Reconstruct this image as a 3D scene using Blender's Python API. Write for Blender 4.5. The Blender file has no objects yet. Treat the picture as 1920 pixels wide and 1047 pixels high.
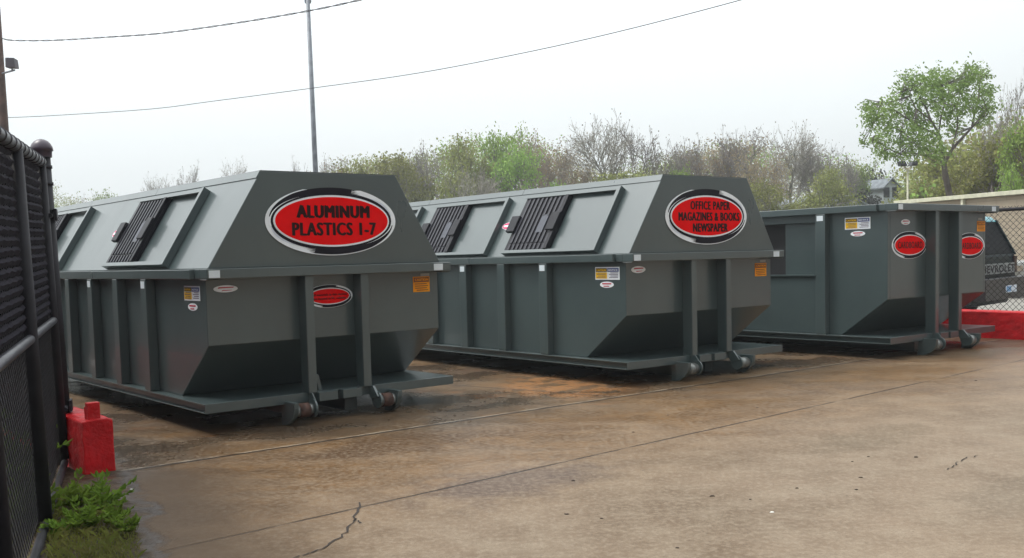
import bpy, math, random
from mathutils import Vector, Matrix
random.seed(7)
sc = bpy.context.scene
# ---------------------------------------------------------------- camera
CAMZ = 1.459; FPX = 1892.0; PCX, PCY = 939.19, 607.09; PITCH = -0.073; ROLL = 0.0318
cp_, sp_ = math.cos(PITCH), math.sin(PITCH); cr_, sr_ = math.cos(ROLL), math.sin(ROLL)
FW = Vector((0, cp_, sp_)); UP0 = Vector((0, -sp_, cp_)); RT0 = Vector((1, 0, 0))
RT = RT0*cr_ - UP0*sr_; UPV = RT0*sr_ + UP0*cr_
cam_d = bpy.data.cameras.new('camera'); cam = bpy.data.objects.new('camera', cam_d)
sc.collection.objects.link(cam)
mw = Matrix.Identity(4)
for r in range(3):
    mw[r][0] = RT[r]; mw[r][1] = UPV[r]; mw[r][2] = -FW[r]
mw[2][3] = CAMZ
cam.matrix_world = mw
cam_d.sensor_width = 36; cam_d.lens = FPX/1920*36
cam_d.shift_x = (960-PCX)/1920; cam_d.shift_y = (PCY-523.5)/1920
cam_d.clip_start = .05; cam_d.clip_end = 3000
sc.camera = cam

def ray(u, v):
    a = u-PCX; b = v-PCY
    x = cr_*a - sr_*b; y = sr_*a + cr_*b
    return RT0*(x/FPX) + FW - UP0*(y/FPX)
def at_y(u, v, Y):                 # point seen at pixel (u,v) of the photo on the plane y=Y
    r = ray(u, v); return Vector((0, 0, CAMZ)) + r*(Y/r.y)
def at_z(u, v, z=0):
    r = ray(u, v); return Vector((0, 0, CAMZ)) + r*((z-CAMZ)/r.z)

# ---------------------------------------------------------------- sky, sun, exposure
SUN_EL = math.radians(60); SUN_AZ = math.radians(-75)      # azimuth from +Y towards +X
world = bpy.data.worlds.new('World'); sc.world = world; world.use_nodes = True
wn = world.node_tree; wn.nodes.clear()
sky = wn.nodes.new('ShaderNodeTexSky'); sky.sky_type = 'NISHITA'; sky.sun_disc = False
sky.sun_elevation = SUN_EL; sky.sun_rotation = SUN_AZ; sky.air_density = 1; sky.dust_density = 6; sky.ozone_density = 1
hs = wn.nodes.new('ShaderNodeHueSaturation'); hs.inputs['Saturation'].default_value = .15
mx = wn.nodes.new('ShaderNodeMix'); mx.data_type = 'RGBA'; mx.inputs[0].default_value = .72
mx.inputs[7].default_value = (7.3, 7.75, 7.85, 1)
bg = wn.nodes.new('ShaderNodeBackground'); bg.inputs[1].default_value = .125
wo = wn.nodes.new('ShaderNodeOutputWorld')
wn.links.new(sky.outputs[0], hs.inputs['Color']); wn.links.new(hs.outputs[0], mx.inputs[6])
wtc = wn.nodes.new('ShaderNodeTexCoord'); wsp = wn.nodes.new('ShaderNodeSeparateXYZ'); wn.links.new(wtc.outputs['Generated'], wsp.inputs[0])
wmr = wn.nodes.new('ShaderNodeMapRange'); wmr.inputs[1].default_value = 0; wmr.inputs[2].default_value = 1; wmr.inputs[3].default_value = 1.05; wmr.inputs[4].default_value = 2.9
wn.links.new(wsp.outputs[2], wmr.inputs[0])            # overcast sky: brighter overhead than at the horizon
wdt = wn.nodes.new('ShaderNodeVectorMath'); wdt.operation = 'DOT_PRODUCT'; wn.links.new(wtc.outputs['Generated'], wdt.inputs[0]); wdt.inputs[1].default_value = (-.55, .70, .46)
wm2 = wn.nodes.new('ShaderNodeMapRange'); wm2.inputs[1].default_value = -.8; wm2.inputs[2].default_value = .55; wm2.inputs[3].default_value = .30; wm2.inputs[4].default_value = 1.0; wn.links.new(wdt.outputs['Value'], wm2.inputs[0])
wml = wn.nodes.new('ShaderNodeMath'); wml.operation = 'MULTIPLY'; wn.links.new(wmr.outputs[0], wml.inputs[0]); wn.links.new(wm2.outputs[0], wml.inputs[1])   # cloud cover thinner towards the sun
wvm = wn.nodes.new('ShaderNodeVectorMath'); wvm.operation = 'SCALE'; wn.links.new(mx.outputs[2], wvm.inputs[0]); wn.links.new(wml.outputs[0], wvm.inputs['Scale'])
wn.links.new(wvm.outputs[0], bg.inputs[0]); wn.links.new(bg.outputs[0], wo.inputs[0])
sd = bpy.data.lights.new('sun', 'SUN'); sd.energy = 1.8; sd.angle = math.radians(22); sd.color = (1, .96, .9)
sun = bpy.data.objects.new('sun', sd); sc.collection.objects.link(sun)
sdir = Vector((math.sin(SUN_AZ)*math.cos(SUN_EL), math.cos(SUN_AZ)*math.cos(SUN_EL), math.sin(SUN_EL)))
sun.rotation_euler = sdir.to_track_quat('Z', 'Y').to_euler()
sc.view_settings.view_transform = 'Standard'; sc.view_settings.look = 'None'
sc.view_settings.exposure = 0.0; sc.view_settings.gamma = 1
sc.render.engine = 'CYCLES'

# ---------------------------------------------------------------- helpers
C = sc.collection
def tag(o, label=None, cat=None, group=None, kind=None):
    if label: o['label'] = label
    if cat: o['category'] = cat
    if group: o['group'] = group
    if kind: o['kind'] = kind
    return o
def empty(name, loc=(0, 0, 0), rot=(0, 0, 0), label=None, cat=None, group=None):
    o = bpy.data.objects.new(name, None); C.objects.link(o); o.location = loc; o.rotation_euler = rot
    o.empty_display_size = .2
    return tag(o, label, cat, group)
class MB:
    def __init__(s): s.v = []; s.f = []; s.m = []; s.sm = []; s.mi = 0; s.smooth = False
    def add(s, vs, fs):
        b = len(s.v); s.v += [tuple(x) for x in vs]
        for f in fs: s.f.append(tuple(i+b for i in f)); s.m.append(s.mi); s.sm.append(s.smooth)
    def hexa(s, p):                # 8 points: bottom 4 ccw, top 4 ccw
        s.add(p, [(3,2,1,0),(4,5,6,7),(0,1,5,4),(1,2,6,5),(2,3,7,6),(3,0,4,7)])
    def box(s, x0, x1, y0, y1, z0, z1):
        s.hexa([(x0,y0,z0),(x1,y0,z0),(x1,y1,z0),(x0,y1,z0),(x0,y0,z1),(x1,y0,z1),(x1,y1,z1),(x0,y1,z1)])
    def prism(s, prof, axis, a, b, mp=None):   # profile extruded along axis
        n = len(prof); vs = []
        for t in (a, b):
            for (p, q) in prof:
                vs.append((t, p, q) if axis == 'x' else (p, t, q) if axis == 'y' else (p, q, t))
        fs = [tuple(range(n-1, -1, -1)), tuple(range(n, 2*n))] + [(i, (i+1) % n, n+(i+1) % n, n+i) for i in range(n)]
        s.add(vs, fs)
    def tube(s, p0, p1, r0, r1=None, n=8, caps=True):
        r1 = r0 if r1 is None else r1
        p0 = Vector(p0); p1 = Vector(p1); d = (p1-p0)
        if d.length < 1e-6: return
        d.normalize(); a = d.orthogonal().normalized(); b = d.cross(a)
        vs = []
        for p, r in ((p0, r0), (p1, r1)):
            for i in range(n):
                t = 2*math.pi*i/n; vs.append(p + a*(r*math.cos(t)) + b*(r*math.sin(t)))
        fs = [(i, (i+1) % n, n+(i+1) % n, n+i) for i in range(n)]
        if caps: fs += [tuple(range(n-1, -1, -1)), tuple(range(n, 2*n))]
        s.add(vs, fs)
    def path(s, pts, r, n=6):
        for a, b in zip(pts[:-1], pts[1:]): s.tube(a, b, r, r, n)
    def xf(s, M):
        s.v = [tuple(M @ Vector(v)) for v in s.v]; return s
    def build(s, name, mats, parent=None, bevel=0):
        me = bpy.data.meshes.new(name); me.from_pydata(s.v, [], s.f)
        for m in (mats if isinstance(mats, (list, tuple)) else [mats]): me.materials.append(m)
        me.polygons.foreach_set('material_index', s.m); me.polygons.foreach_set('use_smooth', s.sm); me.update()
        o = bpy.data.objects.new(name, me); C.objects.link(o)
        if parent: o.parent = parent
        if bevel:
            b = o.modifiers.new('b', 'BEVEL'); b.width = bevel; b.segments = 2; b.limit_method = 'ANGLE'
        return o

# ---------------------------------------------------------------- materials
class NT:
    def __init__(s, name):
        s.mat = bpy.data.materials.new(name); s.mat.use_nodes = True; s.t = s.mat.node_tree; s.t.nodes.clear()
        s.out = s.t.nodes.new('ShaderNodeOutputMaterial'); s.tc = s.t.nodes.new('ShaderNodeTexCoord')
    def n(s, k, **kw):
        x = s.t.nodes.new(k)
        for a, b in kw.items(): setattr(x, a, b)
        return x
    def put(s, sock, v):
        if hasattr(v, 'is_output') or isinstance(v, bpy.types.NodeSocket): s.t.links.new(v, sock)
        else: sock.default_value = (tuple(v)+(1,) if isinstance(v, (tuple, list)) and len(v) == 3 and sock.type == 'RGBA' else v)
    def noise(s, scale, detail=4, rough=.55, vec=None, dist=0):
        x = s.n('ShaderNodeTexNoise'); s.put(x.inputs['Scale'], scale); s.put(x.inputs['Detail'], detail); s.put(x.inputs['Roughness'], rough)
        s.put(x.inputs['Distortion'], dist)
        s.put(x.inputs['Vector'], vec if vec is not None else s.tc.outputs['Object']); return x.outputs['Fac']
    def map(s, scale=(1,1,1), rot=(0,0,0), loc=(0,0,0), src='Object'):
        x = s.n('ShaderNodeMapping'); x.inputs['Scale'].default_value = scale; x.inputs['Rotation'].default_value = rot; x.inputs['Location'].default_value = loc
        s.t.links.new(s.tc.outputs[src], x.inputs[0]); return x.outputs[0]
    def m(s, op, a, b=0., c=0., clamp=False):
        x = s.n('ShaderNodeMath', operation=op); x.use_clamp = clamp
        s.put(x.inputs[0], a); s.put(x.inputs[1], b)
        if len(x.inputs) > 2: s.put(x.inputs[2], c)
        return x.outputs[0]
    def ramp(s, fac, lo, hi, a=0., b=1., smooth=True):
        x = s.n('ShaderNodeMapRange'); x.interpolation_type = 'SMOOTHSTEP' if smooth else 'LINEAR'
        s.put(x.inputs[0], fac); s.put(x.inputs[1], lo); s.put(x.inputs[2], hi); s.put(x.inputs[3], a); s.put(x.inputs[4], b); return x.outputs[0]
    def mix(s, f, a, b, mode='MIX'):
        x = s.n('ShaderNodeMix', data_type='RGBA', blend_type=mode)
        s.put(x.inputs[0], f); s.put(x.inputs[6], a); s.put(x.inputs[7], b); return x.outputs[2]
    def bsdf(s, col, rough=.5, metal=0., spec=.5, bump=None, bstr=.3, bdist=.01, coat=0., **kw):
        b = s.n('ShaderNodeBsdfPrincipled'); s.put(b.inputs['Base Color'], col); s.put(b.inputs['Roughness'], rough)
        s.put(b.inputs['Metallic'], metal); s.put(b.inputs['Specular IOR Level'], spec); s.put(b.inputs['Coat Weight'], coat)
        if bump is not None:
            bb = s.n('ShaderNodeBump'); s.put(bb.inputs['Strength'], bstr); s.put(bb.inputs['Distance'], bdist); s.put(bb.inputs['Height'], bump)
            s.t.links.new(bb.outputs[0], b.inputs['Normal'])
        s.t.links.new(b.outputs[0], s.out.inputs[0]); return b
def simple(name, col, rough=.5, metal=0., var=.12, vs=6., bstr=0., spec=.5, coat=0.):
    t = NT(name); f = t.noise(vs, 5)
    c = t.mix(t.ramp(f, .3, .7), tuple(x*(1-var) for x in col), tuple(min(1, x*(1+var)) for x in col))
    t.bsdf(c, rough, metal, spec, bump=(t.noise(vs*12, 4) if bstr else None), bstr=bstr, coat=coat); return t.mat

def steel_paint():
    t = NT('grey_steel_paint')
    big = t.noise(.9, 5, .6); streak = t.noise(2, 4, .55, vec=t.map((1.4, 1.4, .3)))
    fine = t.noise(60, 3)
    c = t.mix(t.ramp(big, .3, .72), (.046, .066, .068), (.061, .085, .086))
    c = t.mix(t.m('MULTIPLY', t.ramp(streak, .52, .8), .16), c, (.036, .046, .048))
    chips = t.noise(9, 8, .75); c = t.mix(t.ramp(chips, .745, .76), c, (.10, .05, .03))
    pass
    r = t.ramp(t.m('ADD', t.m('MULTIPLY', streak, .6), t.m('MULTIPLY', big, .4)), .2, .8, .26, .34)
    h = t.noise(1.6, 2)
    t.bsdf(c, r, 0, .85, bump=h, bstr=.11, bdist=.03, coat=.32); return t.mat
PAINT = steel_paint()
BLACKP = simple('black_plastic', (.012, .012, .017), .45, vs=12, spec=.2)
BLACKR = simple('black_plastic_rib', (.022, .022, .032), .4, vs=12, spec=.3)
WHITE = simple('white_vinyl', (.86, .90, .94), .4, var=.06)
SILVER = simple('silver_vinyl', (.66, .71, .80), .4, var=.1)
INK = simple('black_vinyl', (.010, .009, .015), .45, spec=.15)
LETTER = simple('letter_black', (.022, .004, .004), .5, spec=.1)
RED = simple('red_vinyl', (.80, .003, .004), .6, var=.05, spec=.03)
YEL = simple('yellow_vinyl', (.95, .55, .02), .45, spec=.2); ORG = simple('orange_vinyl', (1.0, .36, .006), .45, spec=.2); BLUE = simple('blue_vinyl', (.05, .07, .28), .45)
PINK = simple('pink_vinyl', (.62, .03, .14), .4); DKORG = simple('dark_orange_vinyl', (.22, .06, .004), .45)
TAPE = simple('reflective_tape', (.66, .72, .76), .3, var=.05)
DARK = simple('interior_shade', (.01, .01, .012), .8)
RUST = simple('rusty_steel', (.085, .040, .028), .7, var=.5, vs=18, bstr=.4)
BARE = simple('worn_steel', (.25, .26, .25), .4, .6, var=.3, vs=15)

def red_concrete():
    t = NT('red_painted_concrete'); n = t.noise(5, 8, .7); f = t.noise(28, 6, .65)
    c = t.mix(t.ramp(n, .25, .7), (.38, .002, .005), (.62, .004, .010))
    c = t.mix(t.ramp(t.noise(14, 8, .7), .69, .73), c, (.20, .15, .12))
    t.bsdf(c, t.ramp(f, .3, .7, .3, .6), 0, .3, bump=t.m('ADD', n, t.m('MULTIPLY', f, .4)), bstr=.7, bdist=.03); return t.mat
REDC = red_concrete()

# ---------------------------------------------------------------- text
def text_mesh(body, name, mat, parent, x0, x1, z0, z1, place, bold=.03):
    """lettering fitted to the rectangle; place(a,b) -> local point on the carrying surface"""
    cu = bpy.data.curves.new('t', 'FONT'); cu.body = body; cu.offset = bold; cu.resolution_u = 3; cu.space_character = 1.14
    o = bpy.data.objects.new('t', cu); C.objects.link(o)
    dg = bpy.context.evaluated_depsgraph_get(); me = bpy.data.meshes.new_from_object(o.evaluated_get(dg))
    bpy.data.objects.remove(o); bpy.data.curves.remove(cu)
    xs = [v.co.x for v in me.vertices]; ys = [v.co.y for v in me.vertices]
    ax, bx, ay, by = min(xs), max(xs), min(ys), max(ys)
    for v in me.vertices:
        a = x0 + (v.co.x-ax)/(bx-ax)*(x1-x0); b = z0 + (v.co.y-ay)/(by-ay)*(z1-z0)
        v.co = Vector(place(a, b))
    ex = (.016 if body not in ('CHEVROLET', 'CARDBOARD') else .006)*(x1-x0) / max(1, len(body)/8); mb = MB(); vv = [tuple(v.co) for v in me.vertices]; ff = [tuple(p.vertices) for p in me.polygons]
    a0 = Vector(place(0, 0)); nrm = (Vector(place(1, 0))-a0).cross(Vector(place(0, 1))-a0).normalized(); ux = (Vector(place(1, 0))-a0).normalized(); uz = (Vector(place(0, 1))-a0).normalized()
    for k, (dx, dz) in enumerate(((0, 0), (-1, 0), (1, 0), (-.5, .6), (.5, -.6))):
        mb.add([Vector(q) + ux*(dx*ex) + uz*(dz*ex*.6) + nrm*(.00025*k) for q in vv], ff)
    me = bpy.data.meshes.new(name); me.from_pydata(mb.v, [], mb.f)
    me.materials.clear(); me.materials.append(mat)
    me.name = name; ob = bpy.data.objects.new(name, me); C.objects.link(ob); ob.parent = parent
    return ob

# ---------------------------------------------------------------- ground
TH = .66                              # heading of the row of bins
def ground_mat():
    t = NT('wet_concrete'); P = t.tc.outputs['Object']
    sep = t.n('ShaderNodeSeparateXYZ'); t.t.links.new(P, sep.inputs[0]); X, Y = sep.outputs[0], sep.outputs[1]
    wob = t.m('MULTIPLY', t.m('SUBTRACT', t.noise(.55, 5, .6), .5), 2.2)
    def side(p0, p1):                 # signed distance to the line p0-p1 (positive = far side)
        dx, dy = p1[0]-p0[0], p1[1]-p0[1]; L = math.hypot(dx, dy); nx, ny = -dy/L, dx/L
        return t.m('ADD', t.m('ADD', t.m('MULTIPLY', X, nx), t.m('MULTIPLY', Y, ny)), -(p0[0]*nx+p0[1]*ny))
    JA = side((-2.68, 6.95), (3.79, 11.62)); JB = side((-1.71, 5.01), (2.98, 9.0))
    n1 = t.noise(.7, 8, .62); n2 = t.noise(3.2, 8, .65); n3 = t.noise(26, 6, .7); n4 = t.noise(130, 4, .7)
    str_ = t.noise(1.1, 7, .6, vec=t.map((.55, 1.9, 1), rot=(0, 0, -TH)), dist=.6)
    dry = t.mix(t.ramp(n1, .32, .7), (.112, .074, .043), (.196, .141, .093))
    dry = t.mix(t.m('MULTIPLY', t.ramp(n2, .4, .7), .45), dry, (.270, .218, .155))
    # brown run-off from the bins, strongest next to them
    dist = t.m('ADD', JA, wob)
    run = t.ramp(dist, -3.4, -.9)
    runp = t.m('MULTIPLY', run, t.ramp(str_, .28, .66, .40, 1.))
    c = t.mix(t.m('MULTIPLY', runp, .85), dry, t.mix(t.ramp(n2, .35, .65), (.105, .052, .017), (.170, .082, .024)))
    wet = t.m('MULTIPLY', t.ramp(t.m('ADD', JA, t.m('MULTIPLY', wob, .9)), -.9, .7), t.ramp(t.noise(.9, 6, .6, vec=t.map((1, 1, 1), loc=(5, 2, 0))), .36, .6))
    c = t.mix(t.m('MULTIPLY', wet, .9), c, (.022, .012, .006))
    rust = t.ramp(t.noise(1.4, 8, .68, vec=t.map((.7, 1.3, 1), rot=(0, 0, -TH), loc=(3, 7, 0))), .58, .70)
    c = t.mix(t.m('MULTIPLY', t.m('MULTIPLY', rust, t.ramp(JA, -.6, .5)), .75), c, (.24, .085, .016))
    pdx = t.m('ADD', X, -.80); pdy = t.m('ADD', Y, -10.9); pr_ = t.m('SQRT', t.m('ADD', t.m('MULTIPLY', pdx, pdx), t.m('MULTIPLY', t.m('MULTIPLY', pdy, pdy), .45)))
    pz = t.ramp(t.m('ADD', pr_, t.m('MULTIPLY', wob, .25)), .5, 1.0, 1, 0); c = t.mix(t.m('MULTIPLY', t.m('MULTIPLY', pz, t.ramp(n2, .42, .52)), .85), c, (.34, .150, .050)); c = t.mix(t.m('MULTIPLY', t.m('MULTIPLY', pz, t.ramp(t.noise(5, 7, .7), .56, .62)), .8), c, (.05, .018, .008))
    for (u_, v_, ra_, rb_, k_, cc) in ((740, 835, 1.15, .42, .75, (.060, .028, .010)), (945, 905, .75, .42, .6, (.070, .046, .040)), (560, 800, 1.4, .35, .7, (.048, .024, .009)), (1060, 800, 1.0, .30, .5, (.095, .045, .015)), (1400, 765, 1.3, .35, .4, (.10, .052, .02)), (330, 960, .5, .5, .5, (.075, .042, .018)), (1640, 820, .8, .3, .3, (.09, .07, .04)), (1900, 930, .6, .3, .3, (.09, .075, .05))):
        w_ = at_z(u_, v_); ct, st = math.cos(TH), math.sin(TH)
        ea = t.m('MULTIPLY', t.m('ADD', t.m('MULTIPLY', t.m('ADD', X, -w_.x), ct), t.m('MULTIPLY', t.m('ADD', Y, -w_.y), st)), 1/ra_)
        eb = t.m('MULTIPLY', t.m('ADD', t.m('MULTIPLY', t.m('ADD', X, -w_.x), -st), t.m('MULTIPLY', t.m('ADD', Y, -w_.y), ct)), 1/rb_)
        ed = t.m('ADD', t.m('SQRT', t.m('ADD', t.m('MULTIPLY', ea, ea), t.m('MULTIPLY', eb, eb))), t.m('MULTIPLY', t.m('SUBTRACT', n2, .5), 1.9))
        c = t.mix(t.m('MULTIPLY', t.ramp(ed, .35, 1.25, 1, 0), k_), c, cc)
    # dark damp blots on the drier slab
    bl = t.ramp(t.noise(.42, 5, .55, vec=t.map((.8, 1.5, 1), rot=(0, 0, -TH), loc=(11, 3, 0))), .55, .72)
    c = t.mix(t.m('MULTIPLY', bl, .62), c, (.070, .046, .036))
    sp = t.ramp(t.noise(7.5, 3, .5), .73, .77); c = t.mix(t.m('MULTIPLY', sp, .6), c, (.05, .035, .026))
    c = t.mix(t.m('MULTIPLY', t.ramp(n3, .42, .66), .45), c, (.30, .245, .18))
    n6 = t.noise(55, 5, .75); c = t.mix(t.m('MULTIPLY', t.ramp(n6, .52, .66), .5), c, (.075, .055, .038)); c = t.mix(t.m('MULTIPLY', t.ramp(n4, .5, .72), .62), c, (.06, .045, .035))
    # slab joints
    jw = t.m('MULTIPLY', t.m('SUBTRACT', t.noise(4, 5, .7), .5), .03)
    cross = side((.31, 10.32), (1.03, 9.66+.12)); 
    ja = t.m('ABSOLUTE', t.m('ADD', JA, jw)); jb = t.m('ABSOLUTE', t.m('ADD', JB, jw)); 
    la = t.ramp(ja, .014, .034, 1, 0); lb = t.m('MULTIPLY', t.ramp(jb, .006, .018, 1, 0), t.ramp(t.noise(1.5, 3), .38, .5, .25, 1))
    lc = t.m('MULTIPLY', t.ramp(t.m('ABSOLUTE', t.m('ADD', cross, jw)), .006, .02, 1, 0), t.ramp(JA, 0, .02))
    JD = side((7.3, 5.2), (3.05, 9.05)); ld = t.m('MULTIPLY', t.ramp(t.m('ABSOLUTE', t.m('ADD', JD, jw)), .004, .012, 1, 0), .0)
    ln = t.m('MAXIMUM', t.m('MAXIMUM', la, lb), t.m('MAXIMUM', lc, ld))
    c = t.mix(t.m('MULTIPLY', ln, .85), c, (.016, .011, .009))
    lip = t.m('MULTIPLY', t.ramp(t.m('ABSOLUTE', t.m('ADD', t.m('ADD', JA, -.035), jw)), .008, .022, 1, 0), t.ramp(n2, .4, .6)); c = t.mix(t.m('MULTIPLY', lip, .8), c, (.34, .29, .22))
    rough = t.m('ADD', t.ramp(t.m('MAXIMUM', t.m('MULTIPLY', wet, 1.), t.m('MULTIPLY', runp, .62)), 0, 1, .52, .20), t.m('MULTIPLY', t.m('SUBTRACT', n3, .5), .22), clamp=True)
    # verge: wet soil left of the slab edge, silt washed over the edge
    VS = t.m('ADD', side((-2.66, 6.85), (-1.78, 4.90)), t.m('MULTIPLY', t.m('SUBTRACT', t.noise(2.2, 8, .66), .5), .75))
    front = t.ramp(t.m('ADD', Y, t.m('MULTIPLY', n2, .3)), 7.0, 7.25, 1, 0)
    n5 = t.noise(9, 8, .7)
    silt = t.m('MULTIPLY', t.ramp(VS, -.04, .02), t.ramp(VS, .06, .15, 1, 0)); silt = t.m('MULTIPLY', silt, front)
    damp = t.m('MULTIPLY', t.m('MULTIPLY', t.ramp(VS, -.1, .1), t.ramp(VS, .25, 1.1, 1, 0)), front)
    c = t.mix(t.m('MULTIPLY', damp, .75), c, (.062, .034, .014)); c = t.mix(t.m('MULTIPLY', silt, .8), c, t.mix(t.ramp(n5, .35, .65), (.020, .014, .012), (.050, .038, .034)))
    soil = t.m('MULTIPLY', t.ramp(VS, -.04, .04, 1, 0), t.ramp(t.m('ADD', JA, wob), 1.5, 4, 1, 0))
    c = t.mix(soil, c, t.mix(t.ramp(n5, .3, .7), (.022, .015, .010), (.075, .052, .030)))
    lp_ = lambda f, a, b: t.m('ADD', a, t.m('MULTIPLY', f, t.m('SUBTRACT', b, a)))
    rough = lp_(silt, rough, t.ramp(n5, .42, .60, .06, .5)); rough = lp_(t.m('MULTIPLY', damp, .7), rough, .55); rough = lp_(soil, rough, t.ramp(n2, .4, .6, .3, .8))
    h0 = t.m('MULTIPLY', n5, t.m('ADD', t.m('MULTIPLY', silt, 5.), t.m('MULTIPLY', soil, 9.)))
    h = t.m('ADD', h0, t.m('ADD', t.m('MULTIPLY', n3, .5), t.m('ADD', t.m('MULTIPLY', n4, .25), t.m('MULTIPLY', ln, -3.))))
    t.bsdf(c, rough, 0, t.m('ADD', .16, t.m('MULTIPLY', t.m('MAXIMUM', t.m('MAXIMUM', wet, silt), t.m('MULTIPLY', runp, .15)), .26)), bump=h, bstr=.45, bdist=.006); return t.mat
g = MB(); R = 320
g.add([(-R, -60, 0), (R, -60, 0), (R, 300, 0), (-R, 300, 0)], [(0, 1, 2, 3)])
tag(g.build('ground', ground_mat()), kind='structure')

# beyond the yard fence on the right: pale gravel lot; far meadow behind the bins
def loc3(i, x, y, z=0):
    X0, Y0, T = BINS[i]; return Vector((X0 + x*math.cos(T) - y*math.sin(T), Y0 + x*math.sin(T) + y*math.cos(T), z))
BINS = {1: (-2.437, 8.335, .6811), 2: (1.2943, 10.388, .6482), 3: (4.624, 12.034, .6594)}
def sheet(name, pts, z, mat):
    b = MB(); b.add([(p[0], p[1], z) for p in pts], [tuple(range(len(pts)))]); return tag(b.build(name, mat), kind='structure')
def gravel_mat():
    t = NT('gravel'); n = t.noise(14, 7, .75); v = t.n('ShaderNodeTexVoronoi'); v.inputs['Scale'].default_value = 22; t.t.links.new(t.tc.outputs['Object'], v.inputs[0])
    c = t.mix(t.ramp(n, .3, .7), (.11, .10, .085), (.24, .225, .195)); c = t.mix(t.m('MULTIPLY', t.ramp(v.outputs[0], .0, .5), .5), c, (.27, .26, .235))
    t.bsdf(c, .8, bump=v.outputs[0], bstr=.6, bdist=.03); return t.mat
GRAV = gravel_mat()
sheet('gravel_lot', [loc3(3, 3.35, -6), loc3(3, 30, -6), loc3(3, 30, 30), loc3(3, 3.35, 30)], .004, GRAV)
def grass_mat():
    t = NT('rough_grass'); c = t.mix(t.ramp(t.noise(2, 7, .7), .35, .65), (.045, .065, .02), (.10, .11, .04)); t.bsdf(c, .9); return t.mat
GRS = grass_mat()
sheet('meadow', [(-160, 32), (120, 60), (300, 290), (-300, 290)], .004, GRS)

# cracks in the slab
CRK = simple('crack_dark', (.03, .022, .018), .9)
def crack(px, w, seed):
    rr = random.Random(seed); P = [at_z(u, v) for u, v in px]; line = []
    for a, b in zip(P[:-1], P[1:]):
        for k in range(5):
            q = a.lerp(b, k/5); line.append(q + Vector((rr.uniform(-.012, .012), rr.uniform(-.02, .02), 0)))
    line.append(P[-1]); b = MB(); vs = []
    for q in line:
        ww = w*rr.uniform(.5, 1.5); vs += [(q.x-ww, q.y, .004), (q.x+ww, q.y, .004)]
    b.add(vs, [(2*i, 2*i+1, 2*i+3, 2*i+2) for i in range(len(line)-1)])
    tag(b.build('pavement_crack', CRK), kind='structure')
crack([(676, 944), (664, 975), (645, 1003), (608, 1029), (556, 1045), (500, 1075)], .0055, 1)
crack([(664, 975), (676, 982)], .005, 2)
crack([(1836, 855), (1805, 861), (1790, 872), (1776, 882)], .004, 3)

# ---------------------------------------------------------------- roll-off bins
W = 2.35; L = 6.5; ZP = .268; TP = .079; PF = .088; PE = .06; ZF = .738; S = .62
def decal(parent, cx, cz, a, b, ra, rb, y, lines, small=False):
    """oval sign: white rim, black brush strokes, red field, lettering. Lies in plane y (facing -y)."""
    root = MB(); N = 72
    def ell(mb, A, B, yy, th=.002):
        pts = [(cx + A*math.cos(2*math.pi*i/N), cz + B*math.sin(2*math.pi*i/N)) for i in range(N)]
        mb.prism([(p, q) for p, q in pts], 'y', yy, yy-th)
    ell(root, a, b, y-.001)
    o = root.build('oval_sign', WHITE, parent)
    def stroke(t0, t1, f0, f1, mat, name, yy, rag0=0, rag1=0, seed=1):
        rr = random.Random(seed); n = 60; mb = MB(); vs = []
        for i in range(n+1):
            s = i/n; t = math.radians(t0 + (t1-t0)*s)
            for k, f in enumerate((f0(s), f1(s))):
                A = ra + (a-ra)*f; B = rb + (b-rb)*f
                vs.append((cx + A*math.cos(t), yy, cz + B*math.sin(t)))
        mb.add(vs, [(2*i, 2*i+1, 2*i+3, 2*i+2) for i in range(n)])
        return mb
    y2 = y-.0045
    for t0, t1 in ((62, -8), (242, 172)):
        sil = MB(); mb = stroke(t0, t1, lambda s: .35, lambda s: .35+.4*math.sin(math.pi*min(1, s*1.1+.001))*.9, None, '', y2)
        sil.v, sil.f, sil.m, sil.sm = (sil.v, sil.f, sil.m, sil.sm); sil.add(mb.v, mb.f); sil.build('silver_sweep', SILVER, o)
    blk = MB(); y3 = y-.006
    # inner black ring
    blk.add(*(lambda mb: (mb.v, mb.f))(stroke(0, 360, lambda s: .17, lambda s: .17+.27+.05*math.sin(2*math.pi*s*2), None, '', y3)))
    for base in (0, 180):             # thick brush crescents: top (ends ragged at upper right) and bottom
        blk.add(*(lambda mb: (mb.v, mb.f))(stroke(base+72, base+172, lambda s: .17, lambda s: (.9 if s < .55 else .9-.25*((s-.55)/.45)) , None, '', y3-.0006)))
        for j, (f0, f1, e) in enumerate(((.30, .42, 57), (.48, .58, 62), (.62, .72, 64), (.76, .88, 67))):
            blk.add(*(lambda mb: (mb.v, mb.f))(stroke(base+74, base+e, lambda s, f0=f0, f1=f1: f0+(f1-f0)*.5*s, lambda s, f0=f0, f1=f1: f1-(f1-f0)*.5*s, None, '', y3-.0003)))
    blk.build('brush_ring', INK, o)
    if not small:
        for base in (0, 180):
            wl = MB(); wl.add(*(lambda mb: (mb.v, mb.f))(stroke(base+122, base+190, lambda s: .36+.08*s, lambda s: .36+.08*s+.20*s, None, '', y3-.0015))); wl.build('white_flick', WHITE, o)
    w2 = MB(); ell(w2, ra+.012*a/.66, rb+.012*a/.66, y-.0088, .001); w2.build('inner_ring', WHITE, o)
    rd = MB(); ell(rd, ra-.003, rb-.003, y-.0105, .001); rd.build('red_field', RED, o)
    for (txt, x0, x1, z0, z1) in lines:
        text_mesh(txt, 'lettering', LETTER, o, x0, x1, z0, z1, lambda p, q: (p, y-.0125, q), .0)
    return o
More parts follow.
